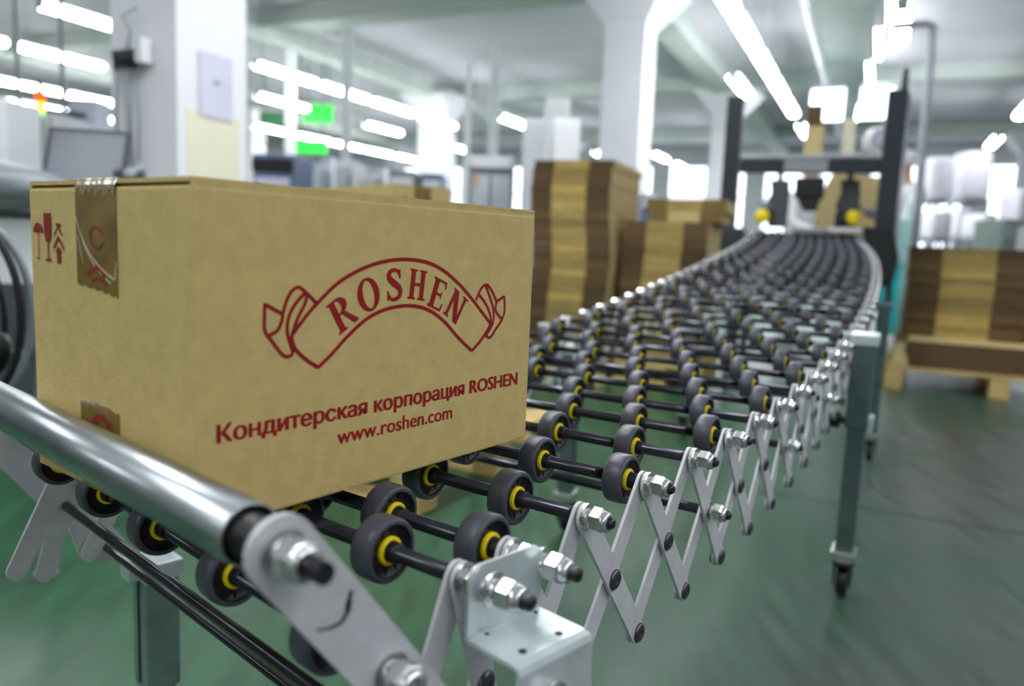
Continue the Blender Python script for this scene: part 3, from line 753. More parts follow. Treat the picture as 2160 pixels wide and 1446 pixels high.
# --- left face: tape, handling marks
def LP(x, z, e=.0006): return O0 + Tb * x + UP * z - Lb * e
m = MB()
jag = [(.0930, .1465), (.0965, .1490), (.1010, .1475), (.1060, .1500), (.1110, .1490), (.1160, .1512), (.1220, .1505), (.1290, .1522), (.1350, .1515), (.1420, .1535), (.1480, .1525), (.1535, .1545)]
n = len(jag)
vs = [LP(x, z) for x, z in jag] + [LP(x, BH + .0015) for x, z in jag]
m.add(vs, [(i, i + 1, n + i + 1, n + i) for i in range(n - 1)])
# over the edge and along the top
for (L0_, L1_) in ((-.0008, BA + .0008),):
    a = [O0 + Tb * t_ + UP * (BH + zz) + Lb * L_ for (L_, zz) in ((-.0006, .0015), (.002, .0062), (BA, .0062)) for t_ in (.0930, .1535)]
    m.add(a, [(0, 1, 3, 2), (2, 3, 5, 4)])
tp = m.build('packing_tape', M['tape'], box, label='glossy brown tape folded over the top edge')
m = MB()
for pts, wd in (([(.1525, .203), (.1470, .193), (.1390, .183), (.1290, .1745), (.1170, .1675), (.1050, .1625), (.0965, .160)], .0016),
               ([(.1515, .200), (.1420, .185), (.1300, .172), (.1160, .163), (.1020, .1570)], .0012),
               ([(.096, .160), (.0945, .166), (.0935, .172)], .0014),
               ([(.150, .190), (.1465, .178), (.1425, .169)], .0008)):
    ribbon(m, spline(pts), wd, LP, .0010)
for i in range(14):
    x = .095 + i * .0043; ribbon(m, [(x, .2265 - random.random() * .002), (x + .002, .2235 - random.random() * .006)], .0012, LP, .0010)
m.build('crease_highlight', M['tape_glint'], tp)  # pale ribbons paint the highlights along the tape wrinkles
m = MB(); ribbon(m, spline([(.112, .190), (.118, .195), (.127, .195), (.131, .188), (.126, .182), (.118, .181), (.112, .186)]), .0014, LP, .0011)
ribbon(m, spline([(.110, .160), (.118, .166), (.128, .166), (.136, .161)]), .0030, LP, .0011)
ribbon(m, spline([(.108, .155), (.118, .159), (.130, .158)]), .0022, LP, .0011)
m.build('tape_print', M['red_dull'], tp)
m = MB(); jag = [(.0955, .000), (.0955, .0650), (.1000, .0635), (.1080, .0660), (.1150, .0668), (.1230, .0660), (.1300, .0690), (.1345, .0640), (.1390, .0672), (.1450, .0668), (.1500, .0650), (.1545, .0655), (.1545, .000)]
m.add([LP(x, z) for x, z in jag], [tuple(range(len(jag)))])
t2 = m.build('packing_tape', M['tape'], box, label='lower piece of brown tape')
m = MB(); ribbon(m, spline([(.108, .050), (.116, .056), (.126, .057), (.134, .052)]), .005, LP, .0011); m.build('tape_print', M['red_dull'], t2)
m = MB()
def poly(pts, e=.0008): m.add([LP(x, z, e) for x, z in pts], [tuple(range(len(pts)))])
# glass, umbrella, arrows
gx = .2010
poly([(gx - .0062, .2050), (gx + .0062, .2050), (gx + .0060, .1900), (gx + .0035, .1830), (gx - .0035, .1830), (gx - .0060, .1900)])
poly([(gx - .0009, .1835), (gx + .0009, .1835), (gx + .0009, .1700), (gx - .0009, .1700)]); poly([(gx - .0050, .1700), (gx + .0050, .1700), (gx + .0050, .1683), (gx - .0050, .1683)])
ux = .2180
poly([(ux - .0085, .1900)] + [(ux - .0085 * math.cos(a), .1900 + .0075 * math.sin(a)) for a in [math.pi * k / 8 for k in range(1, 8)]] + [(ux + .0085, .1900)])
poly([(ux - .0006, .1900), (ux + .0006, .1900), (ux + .0006, .1690), (ux - .0006, .1690)]); poly([(ux - .0005, .1690), (ux + .0040, .1690), (ux + .0040, .1710), (ux + .0028, .1710), (ux + .0028, .1700), (ux - .0005, .1702)])
ax_ = .1830
poly([(ax_ - .0028, .1760), (ax_ + .0028, .1760), (ax_ + .0028, .1672), (ax_ - .0028, .1672)]); poly([(ax_ - .0055, .1755), (ax_, .1805), (ax_ + .0055, .1755)])
poly([(ax_ - .0085, .1800), (ax_, .1885), (ax_ + .0085, .1800), (ax_ + .0085, .1768), (ax_, .1852), (ax_ - .0085, .1768)])
poly([(ax_ - .0075, .1890), (ax_, .1960), (ax_ + .0075, .1890), (ax_ + .0075, .1870), (ax_, .1938), (ax_ - .0075, .1870)]); poly([(ax_ - .005, .1975), (ax_ + .004, .1975), (ax_ + .002, .1950), (ax_ - .003, .1950)])
m.build('handling_marks', M['red_dull'], box, label='dull red glass, umbrella and arrow marks')
# ================================================================== PALLETS, CARTON STACKS
def pallet(o, X, Y, w_, d_, label, mt='wood', h=.144):
    "o: near-left corner, X across the front, Y away"
    t = thing('pallet', label, 'pallet', o + X * (w_ / 2) + Y * (d_ / 2))
    ax = (X, Y, UP)
    nb = 5
    for i in range(nb):
        m = MB(); m.bbox(o + X * (w_ / 2) + Y * (.05 + (d_ - .1) * i / (nb - 1)) + UP * (h - .011), (w_, .1, .022), ax, .002); m.build('deck_board', M[mt], t)
    for i in range(3):
        x = .05 + (w_ - .1) * i / 2
        m = MB(); m.bbox(o + X * x + Y * (d_ / 2) + UP * (h - .033), (.1, d_ - .004, .020), ax, .002); m.build('stringer_board', M[mt], t)
        for j in range(3):
            m = MB(); m.bbox(o + X * x + Y * (.05 + (d_ - .1) * j / 2) + UP * .0605, (.099, .099, .078), ax, .002); m.build('block', M[mt], t)
        m = MB(); m.bbox(o + X * x + Y * (d_ / 2) + UP * .011, (.1, d_, .020), ax, .002); m.build('bottom_board', M[mt], t)
    return t
def bundle(o, X, Y, w_, d_, h, label, group, sides=(M['card_dark'], M['card_light'], M['card_mid'])):
    t = thing('carton_bundle', label, 'cardboard', o + X * (w_ / 2) + Y * (d_ / 2), group)
    ax = (X, Y, UP); c = o + X * (w_ / 2) + Y * (d_ / 2) + UP * (h / 2)
    nl = 4; m = MB()
    for i in range(nl):
        z = h * (i + .5) / nl - h / 2; e = random.uniform(-.0025, .0025)
        vs = []
        m.box(c + UP * z + X * e, (w_, d_ + e, h / nl * .97), ax)
        for q in range(len(m.f) - 6, len(m.f)):
            # the long flat sides (facing across) are plain board
            if q - (len(m.f) - 6) in (4, 5): m.m[q] = 1
    m.build('board_stack', [sides[0], sides[1]], t)
    m = MB()
    for i in range(nl):
        z = h * (i + .5) / nl - h / 2; e = random.uniform(-.002, .002)
        m.box(c + UP * z + X * e - X * .005, (w_ * .44, d_ + .012 + e, h / nl * .93), ax)
    m.build('flap_edge', sides[2], t)
    return t
def stack(o, X, Y, w_, d_, z0, z1, n, label, group, wav=.012, sides=None, yaw=0):
    h = (z1 - z0) / n; ph = random.random() * 6
    OD = ['top', 'second', 'third', 'fourth', 'fifth', 'sixth', 'seventh', 'eighth', 'ninth', 'tenth', 'eleventh', 'twelfth', 'thirteenth', 'fourteenth', 'fifteenth', 'sixteenth', 'seventeenth', 'eighteenth', 'nineteenth', 'twentieth', 'twenty-first', 'twenty-second', 'twenty-third', 'lowest']
    for i in range(n):
        sh = wav * (math.sin(i * .42 + ph)) + random.uniform(-.003, .003)
        bundle(o + X * sh + UP * (z0 + i * h), X, Y, w_, d_, h * .955, (OD[n - 1 - i] if i else 'lowest') + label, group, (random.choice([M['card_dark'], M['card_dark0'], M['card_dark1'], M['card_dark2']]), (sides or (0, M['card_light']))[1], random.choice([M['card_mid'], M['card_mid0'], M['card_mid1'], M['card_mid2']])))
# tall stack behind the carton
h1 = math.radians(22); X1 = V((math.cos(h1), -math.sin(h1), 0)); Y1 = V((math.sin(h1), math.cos(h1), 0))
o1 = at(1290, 500, 4.35); o1.z = 0
pallet(o1 - X1 * .69 - Y1 * .03, X1, Y1, .69, .8, 'pallet under the tall stack of flat cartons')
stack(o1 - X1 * .480, X1, Y1, .466, .70, .144, at(1290, 336, 4.35).z, 24, ' carton bundle in the tall wavy stack behind the large box', 'bundles in the tall stack')
# second, lower stack
o2 = at(1500, 500, 4.25); o2.z = 0
pallet(o2 - X1 * .495 - Y1 * .03, X1, Y1, .495, .7, 'pallet under the lower carton stack left of the black machine')
stack(o2 - X1 * .485, X1, Y1, .465, .55, .144, at(1420, 466, 4.3).z, 17, ' carton bundle in the lower stack left of the black machine', 'bundles in the lower stack', .006)
zt = at(1420, 466, 4.3).z
bundle(o2 - X1 * .36 + Y1 * .05 + UP * zt, X1, Y1, .40, .45, .055, 'small carton bundle lying on top of the lower stack', 'bundles on top of the lower stack', (M['card_edge'], M['card_light'], M['card_light']))
bundle(o2 - X1 * .38 + Y1 * .06 + UP * (zt + .056), X1, Y1, .44, .45, .07, 'uppermost orange-brown carton bundle on the lower stack', 'bundles on top of the lower stack', (M['card_edge'], M['card_light'], M['card_mid']))
# right-hand stack on a pallet with a board tray
o3 = V((2.30, 4.66, 0)); d3 = (V((2.86, 4.40, 0)) - V((2.30, 4.66, 0))).normalized(); y3 = V((-d3.y, d3.x, 0))
pallet(o3 + d3 * -.02, d3, y3, 1.2, .8, 'pallet on the green floor at the right, blocks showing')
# open board tray (a big folded carton) lying on it
tr = thing('carton_tray', 'wide shallow open carton with a pale rim lying on the right pallet', 'box', o3 + d3 * .55 + y3 * .3)
th_ = .012; tw, td, zt0, zt1 = 1.12, .62, .146, .300
q = o3 + d3 * .04 + y3 * .02
m = MB(); m.box(q + d3 * (tw / 2) + y3 * (td / 2) + UP * (zt0 + .006), (tw, td, .012), (d3, y3, UP)); m.build('tray_bottom', M['card_edge'], tr)
m = MB(); m.prism([(0, 0), (tw, 0), (tw, zt1 - zt0), (.05, zt1 - zt0)], q + UP * zt0, d3, UP, y3 * th_); m.build('front_wall', M['card_dark'], tr, label='dark brown front wall')
for nm, c_, sz in (('side_wall', q + d3 * .056 + y3 * (td / 2), (th_, td, zt1 - zt0)), ('side_wall', q + d3 * (tw - .006) + y3 * (td / 2), (th_, td, zt1 - zt0)), ('back_wall', q + d3 * (tw / 2) + y3 * (td - .006), (tw, th_, zt1 - zt0))):
    m = MB(); m.box(c_ + UP * ((zt0 + zt1) / 2), sz, (d3, y3, UP)); m.build(nm, M['card_light'], tr)
m = MB(); m.box(q + d3 * (tw / 2 + .02) + y3 * .30 + UP * (zt1 + .004), (tw - .06, .60, .006), (d3, y3, UP)); m.build('top_flap', M['card_light'], tr, label='pale flat top flap')
m = MB(); m.prism([(0, 0), (.09, .0), (.05, .15), (-.0, .11)], q + d3 * -.03 + UP * (zt0 + .004) - y3 * .004, d3, UP, y3 * .004); m.build('side_flap', M['card_light'], tr)
zs3 = at(2000, 696, 5.0).z; zs4 = at(2000, 522, 5.0).z
stack(q + d3 * .02 + y3 * .30, d3, y3, .66, .5, .308, zs4, 15, ' brown carton bundle in the stack on the right pallet', 'bundles in the right stack', .004, (M['card_dark'], M['card_edge'], M['card_mid']))
bx = MB(); bx.box(q + d3 * .88 + y3 * .40 + UP * .374, (.34, .30, .13), (d3, y3, UP)); 
tag(bx.build('carton', M['card_light']), 'pale carton beside the right stack at the picture edge', 'box')
# pallet beneath / beyond the conveyor with cartons standing on it
pa = atz(880, 1090, 0); pb = atz(1196, 935, 0); xa = (pb - pa).normalized(); ya = V((-xa.y, xa.x, 0))
pallet(pa, xa, ya, 1.0, 1.2, 'pale pallet on the floor seen under the conveyor')
pc = at(828, 389, 2.62); f1 = V((-.62, .785, 0)).normalized(); f2 = V((f1.y, -f1.x, 0))
hc = (pc.z - .1455 - .006 * 3) / 4
for lv in range(4):
    for j in range(2):
        oo = V((pc.x, pc.y, .1455 + lv * (hc + .006))) + f1 * (j * .372)
        if lv == 3: lb = ('taped tan carton with a red mark, topmost behind the large box', 'plain-sided tan carton at the left on the pile behind the large box')[j]
        else: lb = 'tan carton of the %s layer behind the large box, %s' % (('bottom', 'second', 'third')[lv], ('right', 'left')[j])
        cc = carton(oo, f1, f2, .3656, .234, hc - .002, lb, 'cartons on the pallet behind')
        if lv == 3 and j == 0:
            def EP(x, z, e=.001): return oo + f2 * x + UP * z - f1 * e
            m = MB(); m.add([EP(.085, hc - .09), EP(.150, hc - .09), EP(.150, hc + .001), EP(.085, hc + .001)], [(0, 1, 2, 3)]); m.build('packing_tape', M['tape'], cc)
            m = MB(); m.add([EP(.040, hc - .07), EP(.055, hc - .07), EP(.057, hc - .045), EP(.048, hc - .035), EP(.038, hc - .045)], [(0, 1, 2, 3, 4)]); m.build('handling_marks', M['red'], cc)

# ================================================================== THE TAPING MACHINE AT THE FAR END
mach = thing('carton_sealer', 'black-framed carton taping machine at the far end of the conveyor', 'machine', at(1700, 700, 4.95) * 1)
mach.location.z = 0
pR = at(1876, 380, 4.72); pL = at(1541, 380, 5.06); mX = V((pR.x - pL.x, pR.y - pL.y, 0)); MWD = mX.length; mX.normalize(); mY = V((-mX.y, mX.x, 0)); MAX = (mX, mY, UP)
def mp(x, y, z): return V((pL.x, pL.y, 0)) + mX * x + mY * y + UP * z
ztL = at(1553, 205, 5.06).z; ztR = at(1905, 192, 4.72).z; PW = .115
for x, zt, nm in ((0, ztL, 0), (MWD, ztR, 1)):
    m = MB(); m.bbox(mp(x, 0, zt / 2 + .32), (PW * (.85 if nm == 0 else .95), PW, zt - .64), MAX, .006); m.build('post', M['post'], mach)
    m = MB(); m.bbox(mp(x + (.05 if x == 0 else -.05), .25, .68), (.06, .6, .08), MAX, .006); m.build('post_bracket', M['post'], mach)
m = MB(); m.lathe(mp(MWD + .03, 0, ztR), UP, [(0, .022), (.05, .018), (.11, .020), (.13, .008), (.13, .001)], 12); m.build('post_handle', M['black'], mach)
zb = at(1715, 352, 4.9).z
m = MB(); m.bbox(mp(MWD / 2, 0, zb), (MWD - PW, .07, .082), MAX, .005); m.build('cross_beam', M['post'], mach)
m = MB(); m.bbox(mp(MWD / 2, 0, zb + .058), (MWD - PW, .10, .018), MAX, .003); m.build('beam_rail', M['silver'], mach)
m = MB(); m.bbox(mp(MWD * .485, -.040, zb + .004), (.255, .008, .078), MAX, .003); m.build('name_plate', M['mgrey'], mach)
m = MB(); m.bbox(mp(MWD * .52, .04, zb - .13), (.17, .20, .12), MAX, .01); m.prism([(-.07, 0), (.07, 0), (.05, -.08), (-.03, -.08)], mp(MWD * .52, -.05, zb - .19), mX, UP, mY * .14); m.build('taping_head', M['black'], mach)
# bed and side skirts
zbed = at(1700, 497, 5.2).z
m = MB(); m.bbox(mp(MWD / 2, .72, zbed - .03), (MWD - .16, .95, .05), MAX, .006); m.build('bed', M['silver'], mach)
for x in (.06, MWD - .06):
    for y in (.34, 1.14):
        m = MB(); m.bbox(mp(x, y, (zbed - .05) / 2), (.05, .05, zbed - .055), MAX, .004); m.build('bed_leg', M['post'], mach)
m = MB(); m.bbox(mp(MWD / 2, .68, zbed - .22), (MWD - .22, .7, .26), MAX, .01); m.build('drive_housing', M['dgrey'], mach)
m = MB(); m.bbox(mp(MWD * .76, .02, zbed + .035), (.20, .10, .022), MAX, .004); m.build('guide_plate', M['white'], mach)
m = MB(); m.bbox(mp(MWD * .54, .12, zbed + .03), (.16, .10, .03), MAX, .004); m.build('guide_plate', M['silver'], mach)
# black box beside the right-hand post, motor at the left post
m = MB()
q_ = at(1848, 550, 4.62)
m.prism([(-.085, .20), (.08, .18), (.12, .02), (.10, -.14), (.0, -.17), (-.06, -.02)], V((q_.x, q_.y, q_.z)) - mY * .0, mX, UP, mY * .16); m.build('control_box', M['black'], mach)
m = MB(); q_ = at(1547, 505, 4.95); m.bbox(V(q_), (.13, .12, .15), MAX, .01); m.cyl(V(q_) + mX * .06, V(q_) + mX * .13, .04, n=14); m.build('height_motor', M['dgrey'], mach)
# two side press arms with yellow knobs
for (u0, v0, ud, vd, su, sv, sgn) in ((1642, 425, 1607, 456, 1590, 455, -1), (1789, 425, 1800, 458, 1872, 482, 1)):
    c_ = at(u0, v0, 4.95)
    m = MB(); m.prism([(-.055, .13), (.055, .13), (.065, .05), (.06, -.16), (-.05, -.16), (-.07, -.02), (-.045, .05)], c_ - mY * .05, mX, UP, mY * .10)
    m.cyl(c_ + UP * .13, c_ + UP * .25, .018, n=12)
    m.lathe(c_ + UP * .20, UP, [(0, .001), (0, .035), (.03, .035), (.03, .001)], 14)
    ar = m.build('press_arm', M['dgrey'], mach)
    m = MB(); d_ = at(ud, vd, 4.86); m.lathe(d_, mY, [(-.012, .001), (-.012, .030), (-.004, .042), (.012, .045), (.03, .042), (.03, .001)], 24); m.build('knob', M['yellow'], ar)
    m = MB(); m.cyl(at(ud, vd, 4.86), at(u0, v0 + 20, 4.95), .014, n=10); m.build('knob_stem', M['black'], ar)
    m = MB(); e_ = at(su, sv, 4.95); m.cyl(c_ + UP * .02, e_, .011, n=8); m.ico((c_ + UP * .02) * .45 + e_ * .55 + UP * .015, .035, .035, .035); m.build('brace', M['mgrey'], ar)
m = MB(); c_ = at(1767, 466, 4.88); m.lathe(c_, mX, [(-.02, .001), (-.02, .06), (.02, .06), (.02, .001)], 20); m.build('press_wheel', M['black'], mach)
# on the beam: tape roll, mast, carton offcut
c_ = at(1857, 301, 4.92)
tr_ = MB(); dx_ = (mX * .45 - mY * .9).normalized()
tr_.lathe(c_, dx_, [(-.045, .052), (-.045, .094), (-.035, .10), (.035, .10), (.045, .094), (.045, .052), (-.045, .052)], 28); rl_ = tr_.build('tape_roll', M['white'], mach, label='white roll of tape above the beam')
m = MB(); m.lathe(c_, dx_, [(-.05, .001), (-.05, .050), (.05, .050), (.05, .001)], 20); m.build('core', M['lilac'], rl_)
m = MB(); m.cyl(at(1857, 330, 4.92), at(1857, 300, 4.97), .015, n=8); m.build('roll_arm', M['silver'], mach)
m = MB(); a_ = at(1789, 336, 4.93); b_ = at(1791, 252, 4.93); m.bbox((a_ + b_) / 2, (.07, .06, (b_ - a_).length), MAX, .006); m.build('mast', M['cream'], mach, label='pale upright mast')
m = MB(); a_ = at(1716, 338, 4.9); b_ = at(1718, 268, 4.9); m.bbox((a_ + b_) / 2, (.105, .10, (b_ - a_).length), MAX, .004); ks = tag(m.build('carton_blank', M['card_light']), 'upright pale cardboard piece standing on the machine beam', 'cardboard')
m = MB(); a_ = at(1718, 267, 4.9); b_ = at(1721, 224, 4.9); m.bbox((a_ + b_) / 2, (.085, .09, (b_ - a_).length), MAX, .004); tag(m.build('brown_block', M['card_dark']), 'dark brown block on top of the pale cardboard piece', 'cardboard')
# open carton waiting in the machine
oc = thing('open_carton', 'open pale carton standing behind the right press arm of the machine', 'box', mp(MWD * .72, .7, zbed))
oz = zbed + .002; 
for (x0, x1, y, hgt) in ((.60, .95, .55, .21), (.60, .95, .95, .21)):
    m = MB(); m.box(mp(MWD * x0 + (MWD * (x1 - x0)) / 2 - .02, y, oz + hgt / 2), (MWD * (x1 - x0), .006, hgt), MAX); m.build('panel', M['card_light'], oc)
for x in (.58, .93):
    m = MB(); m.box(mp(MWD * x, .75, oz + .105), (.006, .4, .21), MAX); m.build('panel', M['card_light'], oc)
m = MB(); m.prism([(0, 0), (.20, 0), (.20, .37), (.10, .37), (.03, .22)], mp(MWD * .55, .53, oz + .21 - .15), mX, UP, mY * .006); m.build('flap', M['card_light'], oc)
m = MB(); m.prism([(0, 0), (.21, 0), (.205, .34), (.02, .36)], mp(MWD * .755, .53, oz + .21 - .15), mX, UP, mY * .006); m.build('flap', M['card_light'], oc)
# ================================================================== WORKERS BEHIND THE MACHINE (far, out of focus)
def skin_fig(name, pts, edges, rad, m_, parent, sub=1):
    me = bpy.data.meshes.new(name); me.from_pydata([tuple(p) for p in pts], edges, []); o = bpy.data.objects.new(name, me); C.objects.link(o)
    md = o.modifiers.new('s', 'SKIN'); me.skin_vertices or None
    for i, r in enumerate(rad): me.skin_vertices[0].data[i].radius = r if isinstance(r, tuple) else (r, r)
    me.skin_vertices[0].data[0].use_root = True
    o.modifiers.new('b', 'SUBSURF').levels = sub
    o.modifiers['b'].render_levels = sub
    bpy.context.view_layer.update()
    dg = bpy.context.evaluated_depsgraph_get(); nm = bpy.data.meshes.new_from_object(o.evaluated_get(dg))
    bpy.data.objects.remove(o); bpy.data.meshes.remove(me)
    nm.materials.clear(); nm.materials.append(m_)
    for p in nm.polygons: p.use_smooth = True
    ob = bpy.data.objects.new(name, nm); C.objects.link(ob); ob.parent = parent; ob.matrix_parent_inverse = world_of(parent).inverted(); return ob
def worker(pos, face, label, hgt, trousers, lean=0.0, reach=0.25):
    "face: horizontal unit vector the worker looks along"
    t = thing('person', label, 'person', pos); F = face.normalized(); Sd = V((F.y, -F.x, 0)); k = hgt / 1.75
    def q(s, f, z): return pos + Sd * (s * k) + F * ((f + lean * max(0, z - .95)) * k) + UP * (z * k)
    P_ = [q(0, 0, .96), q(0, 0, 1.15), q(0, .01, 1.36), q(0, .02, 1.50), q(0, .05, 1.62), q(0, .055, 1.70)]
    E_ = [(0, 1), (1, 2), (2, 3), (3, 4), (4, 5)]; R_ = [(.15 * k, .11 * k), (.135 * k, .10 * k), (.15 * k, .11 * k), (.055 * k, .055 * k), (.082 * k, .09 * k), (.06 * k, .07 * k)]
    for s in (-1, 1):
        b0 = len(P_)
        P_ += [q(s * .18, 0, 1.42), q(s * .23, reach * .35, 1.16), q(s * .18, reach + .12, 1.06), q(s * .16, reach + .20, 1.05)]
        E_ += [(2, b0), (b0, b0 + 1), (b0 + 1, b0 + 2), (b0 + 2, b0 + 3)]; R_ += [.058 * k, .045 * k, .032 * k, .03 * k]
        b1 = len(P_)
        P_ += [q(s * .09, 0, .88), q(s * .10, .02, .48), q(s * .10, -.01, .09), q(s * .10, .12, .045)]
        E_ += [(0, b1), (b1, b1 + 1), (b1 + 1, b1 + 2), (b1 + 2, b1 + 3)]; R_ += [.085 * k, .058 * k, .04 * k, .035 * k]
    skin_fig('body', P_, E_, R_, M['skin'], t, 1)
    # coat with sleeves
    P_ = [q(0, 0, .80), q(0, 0, 1.0), q(0, 0, 1.18), q(0, .01, 1.38), q(0, .015, 1.47)]; E_ = [(0, 1), (1, 2), (2, 3), (3, 4)]
    R_ = [(.19 * k, .14 * k), (.18 * k, .135 * k), (.165 * k, .12 * k), (.175 * k, .125 * k), (.08 * k, .075 * k)]
    for s in (-1, 1):
        b0 = len(P_); P_ += [q(s * .18, 0, 1.42), q(s * .235, reach * .35, 1.16), q(s * .185, reach + .08, 1.07)]
        E_ += [(3, b0), (b0, b0 + 1), (b0 + 1, b0 + 2)]; R_ += [.075 * k, .062 * k, .048 * k]
    skin_fig('coat', P_, E_, R_, M['cloth'], t, 1)
    P_ = [q(0, 0, .93)]; E_ = []; R_ = [(.165 * k, .12 * k)]
    for s in (-1, 1):
        b0 = len(P_); P_ += [q(s * .09, 0, .80), q(s * .10, .02, .48), q(s * .10, 0, .13)]; E_ += [(0, b0), (b0, b0 + 1), (b0 + 1, b0 + 2)]; R_ += [.105 * k, .082 * k, .07 * k]
    skin_fig('trousers', P_, E_, R_, trousers, t, 1)
    for s in (-1, 1):
        m = MB(); m.ico(q(s * .10, .05, .045), .05 * k, .13 * k, .045 * k, (Sd, F, UP)); m.build('shoe', M['white'], t)
    hc_ = q(0, .055, 1.64)
    m = MB(); m.ico(hc_ + UP * .055 * k - F * .015, .105 * k, .118 * k, .085 * k, (Sd, F, UP)); m.build('cap', M['cloth'], t)
    m = MB(); m.ico(hc_ + F * .10 * k - UP * .03 * k, .014, .02, .022, (Sd, F, UP), sub=1)
    for s in (-1, 1): m.ico(hc_ + Sd * (s * .093 * k) - UP * .01, .012, .02, .03, (Sd, F, UP), sub=1)
    m.build('face_feature', M['skin'], t)
    m = MB()
    for s in (-1, 1): m.ico(hc_ + Sd * (s * .033 * k) + F * .083 * k, .011, .008, .008, (Sd, F, UP), sub=1)
    m.build('eye', M['black'], t)
    return t
pw = at(1890, 600, 6.6); pw.z = 0
worker(pw, V((-.9, -.1, 0)), 'person in a white coat, white cap and turquoise trousers behind the right machine post', 1.66, M['cyan'])
pw2 = at(1668, 600, 7.2); pw2.z = 0
worker(pw2, V((.6, -.8, 0)), 'person in a white coat and cap bending behind the taping machine', 1.60, M['cloth'], lean=.12)
m = MB(); ap = at(1912, 512, 5.9); m.bbox(V((ap.x, ap.y, ap.z)), (.17, .05, .36), MAX, .02); m.cyl(ap + UP * .15, ap + UP * .30, .012, n=8); m.cyl(V((ap.x, ap.y, 0)), ap - UP * .15, .02, n=8)
st_ = tag(m.build('sack_holder', M['teal']), 'pale turquoise bag on a stand right of the machine post', 'bag')
# ================================================================== PIPES, DUCT
def pipe(pts, r, name, label, m_='pipe', n=12):
    m = MB(); m.tube(pts, r, n); return tag(m.build(name, M[m_]), label, 'pipe')
pp = [at(1884, 56, 5.7), at(1955, 50, 5.7), at(1968, 56, 5.7), at(1965, 90, 5.7)]
pe_ = V((at(1934, 500, 5.7).x, 5.7, 0)); pp.append(V((pp[-1].x * .4 + pe_.x * .6, 5.7, 1.2))); pp.append(pe_)
pipe(pp, .028, 'bent_pipe', 'grey pipe bent over at the top, standing right of the machine')
g_ = at(1917, 200, 5.3); pipe([V((g_.x - .0, 5.3, 0)), V((g_.x, 5.3, g_.z))], .022, 'upright_pipe', 'thin grey upright just right of the black post')
d0 = atz(1783, 0, CZ + 2.9); d1 = atz(1786, 285, CZ + 2.9); dl_ = (d1 - d0).length; dd = (d1 - d0).normalized(); dX = V((dd.y, -dd.x, 0))
m = MB(); vs = []
for t_, w_, h_ in ((-4.5, .38, .06), (0, .36, .06), (dl_, .12, .05)):
    c_ = d0 + dd * t_; vs += [c_ - dX * w_ - UP * h_ * 0, c_ + dX * w_, c_ + dX * w_ + UP * h_ * 2, c_ - dX * w_ + UP * h_ * 2]
m.add(vs, [(0, 1, 2, 3), (11, 10, 9, 8)] + [(4 * k + i, 4 * k + 4 + i, 4 * k + 4 + (i + 1) % 4, 4 * k + (i + 1) % 4) for k in range(2) for i in range(4)])
du = tag(m.build('air_duct', M['duct']), 'long green-grey air duct tapering away under the ceiling', 'duct')
m = MB(); m.tube([d0 + dd * -4.5 - dX * .45, d0 - dX * .42, d0 + dd * dl_ - dX * .17], .045, 10); du2 = m.build('side_pipe', M['white'], du)
for (u, v, nm) in ((1745, 222, 'left'), (1850, 218, 'right')):
    c_ = at(u, v, 12.0); t = thing('ceiling_panel_lamp', 'big square white lamp hanging %s of the duct above the machine' % nm, 'lamp', c_)
    m = MB(); m.bbox(c_ + A_ * .08 + UP * .02, (.50, .12, .52), HAX, .02); m.build('housing', M['lampbody'], t)
    m = MB(); m.bbox(c_, (.46, .06, .46), HAX, .015); m.build('diffuser', M['panel'], t)
    m = MB(); m.cyl(c_ + A_ * .08 + UP * .27, V((c_.x + A_.x * .08, c_.y + A_.y * .08, ZC)) , .012, n=6); m.build('hanger', M['lampbody'], t)
# ================================================================== NEAR COLUMN: notice, cables, box
def colface(u, v, face):          # a point on the near column's faces
    d = ray(u, v)
    n_ = B_ if face == 'right' else A_
    pt = fr if face == 'right' else (c1 - A_ * .2385)
    k = V((pt.x, pt.y, 0)).dot(n_) / d.dot(n_); p = d * k; return V((p.x, p.y, p.z + CZ))
a_ = colface(418, 105, 'right'); b_ = colface(488, 258, 'right'); cen = (a_ + b_) / 2 + B_ * .008
m = MB(); m.bbox(cen, (.006, abs((b_ - a_).dot(A_)), abs(a_.z - b_.z)), HAX, .001); nt2 = tag(m.build('paper_notice', M['lilac']), 'pale lilac paper notice fixed to the thick white column', 'notice')
m = MB(); m.box(cen + B_ * .0035 + UP * .02, (.001, .05, .02), HAX); m.build('stamp_mark', M['paperink'], nt2)
# ================================================================== LEFT: machine with screen, signal light
cab0 = at(185, 455, 2.75)
ct = thing('machine_cabinet', 'white machine cabinet behind the large box at the left edge', 'machine', V((cab0.x - .2, cab0.y + .1, 0)))
ct.location.z = 0
zc_ = at(60, 458, 2.5).z
cx0, cx1 = at(-330, 455, 2.6), at(330, 455, 2.9); cx0.z = cx1.z = 0
cX = (cx1 - cx0).normalized(); cY = V((-cX.y, cX.x, 0)); cw = (cx1 - cx0).length; CAX = (cX, cY, UP)
m = MB(); m.bbox(cx0 + cX * (cw / 2) + cY * .3 + UP * (zc_ / 2 + .03), (cw, .6, zc_ - .06), CAX, .01); m.build('cabinet_body', M['white'], ct)
m = MB(); m.bbox(cx0 + cX * (cw / 2) + cY * .3 + UP * (zc_ + .012), (cw + .04, .64, .022), CAX, .005); m.build('cabinet_top', M['dgrey'], ct)
for i in range(3):
    m = MB(); m.bbox(cx0 + cX * (cw * (i + .5) / 3) - cY * .008 + UP * (zc_ * .40), (cw / 3 - .02, .014, zc_ * .62), CAX, .004); m.build('recess_shade_panel', M['dgrey'], ct)  # dark panels put the shade of the open lower part into colour
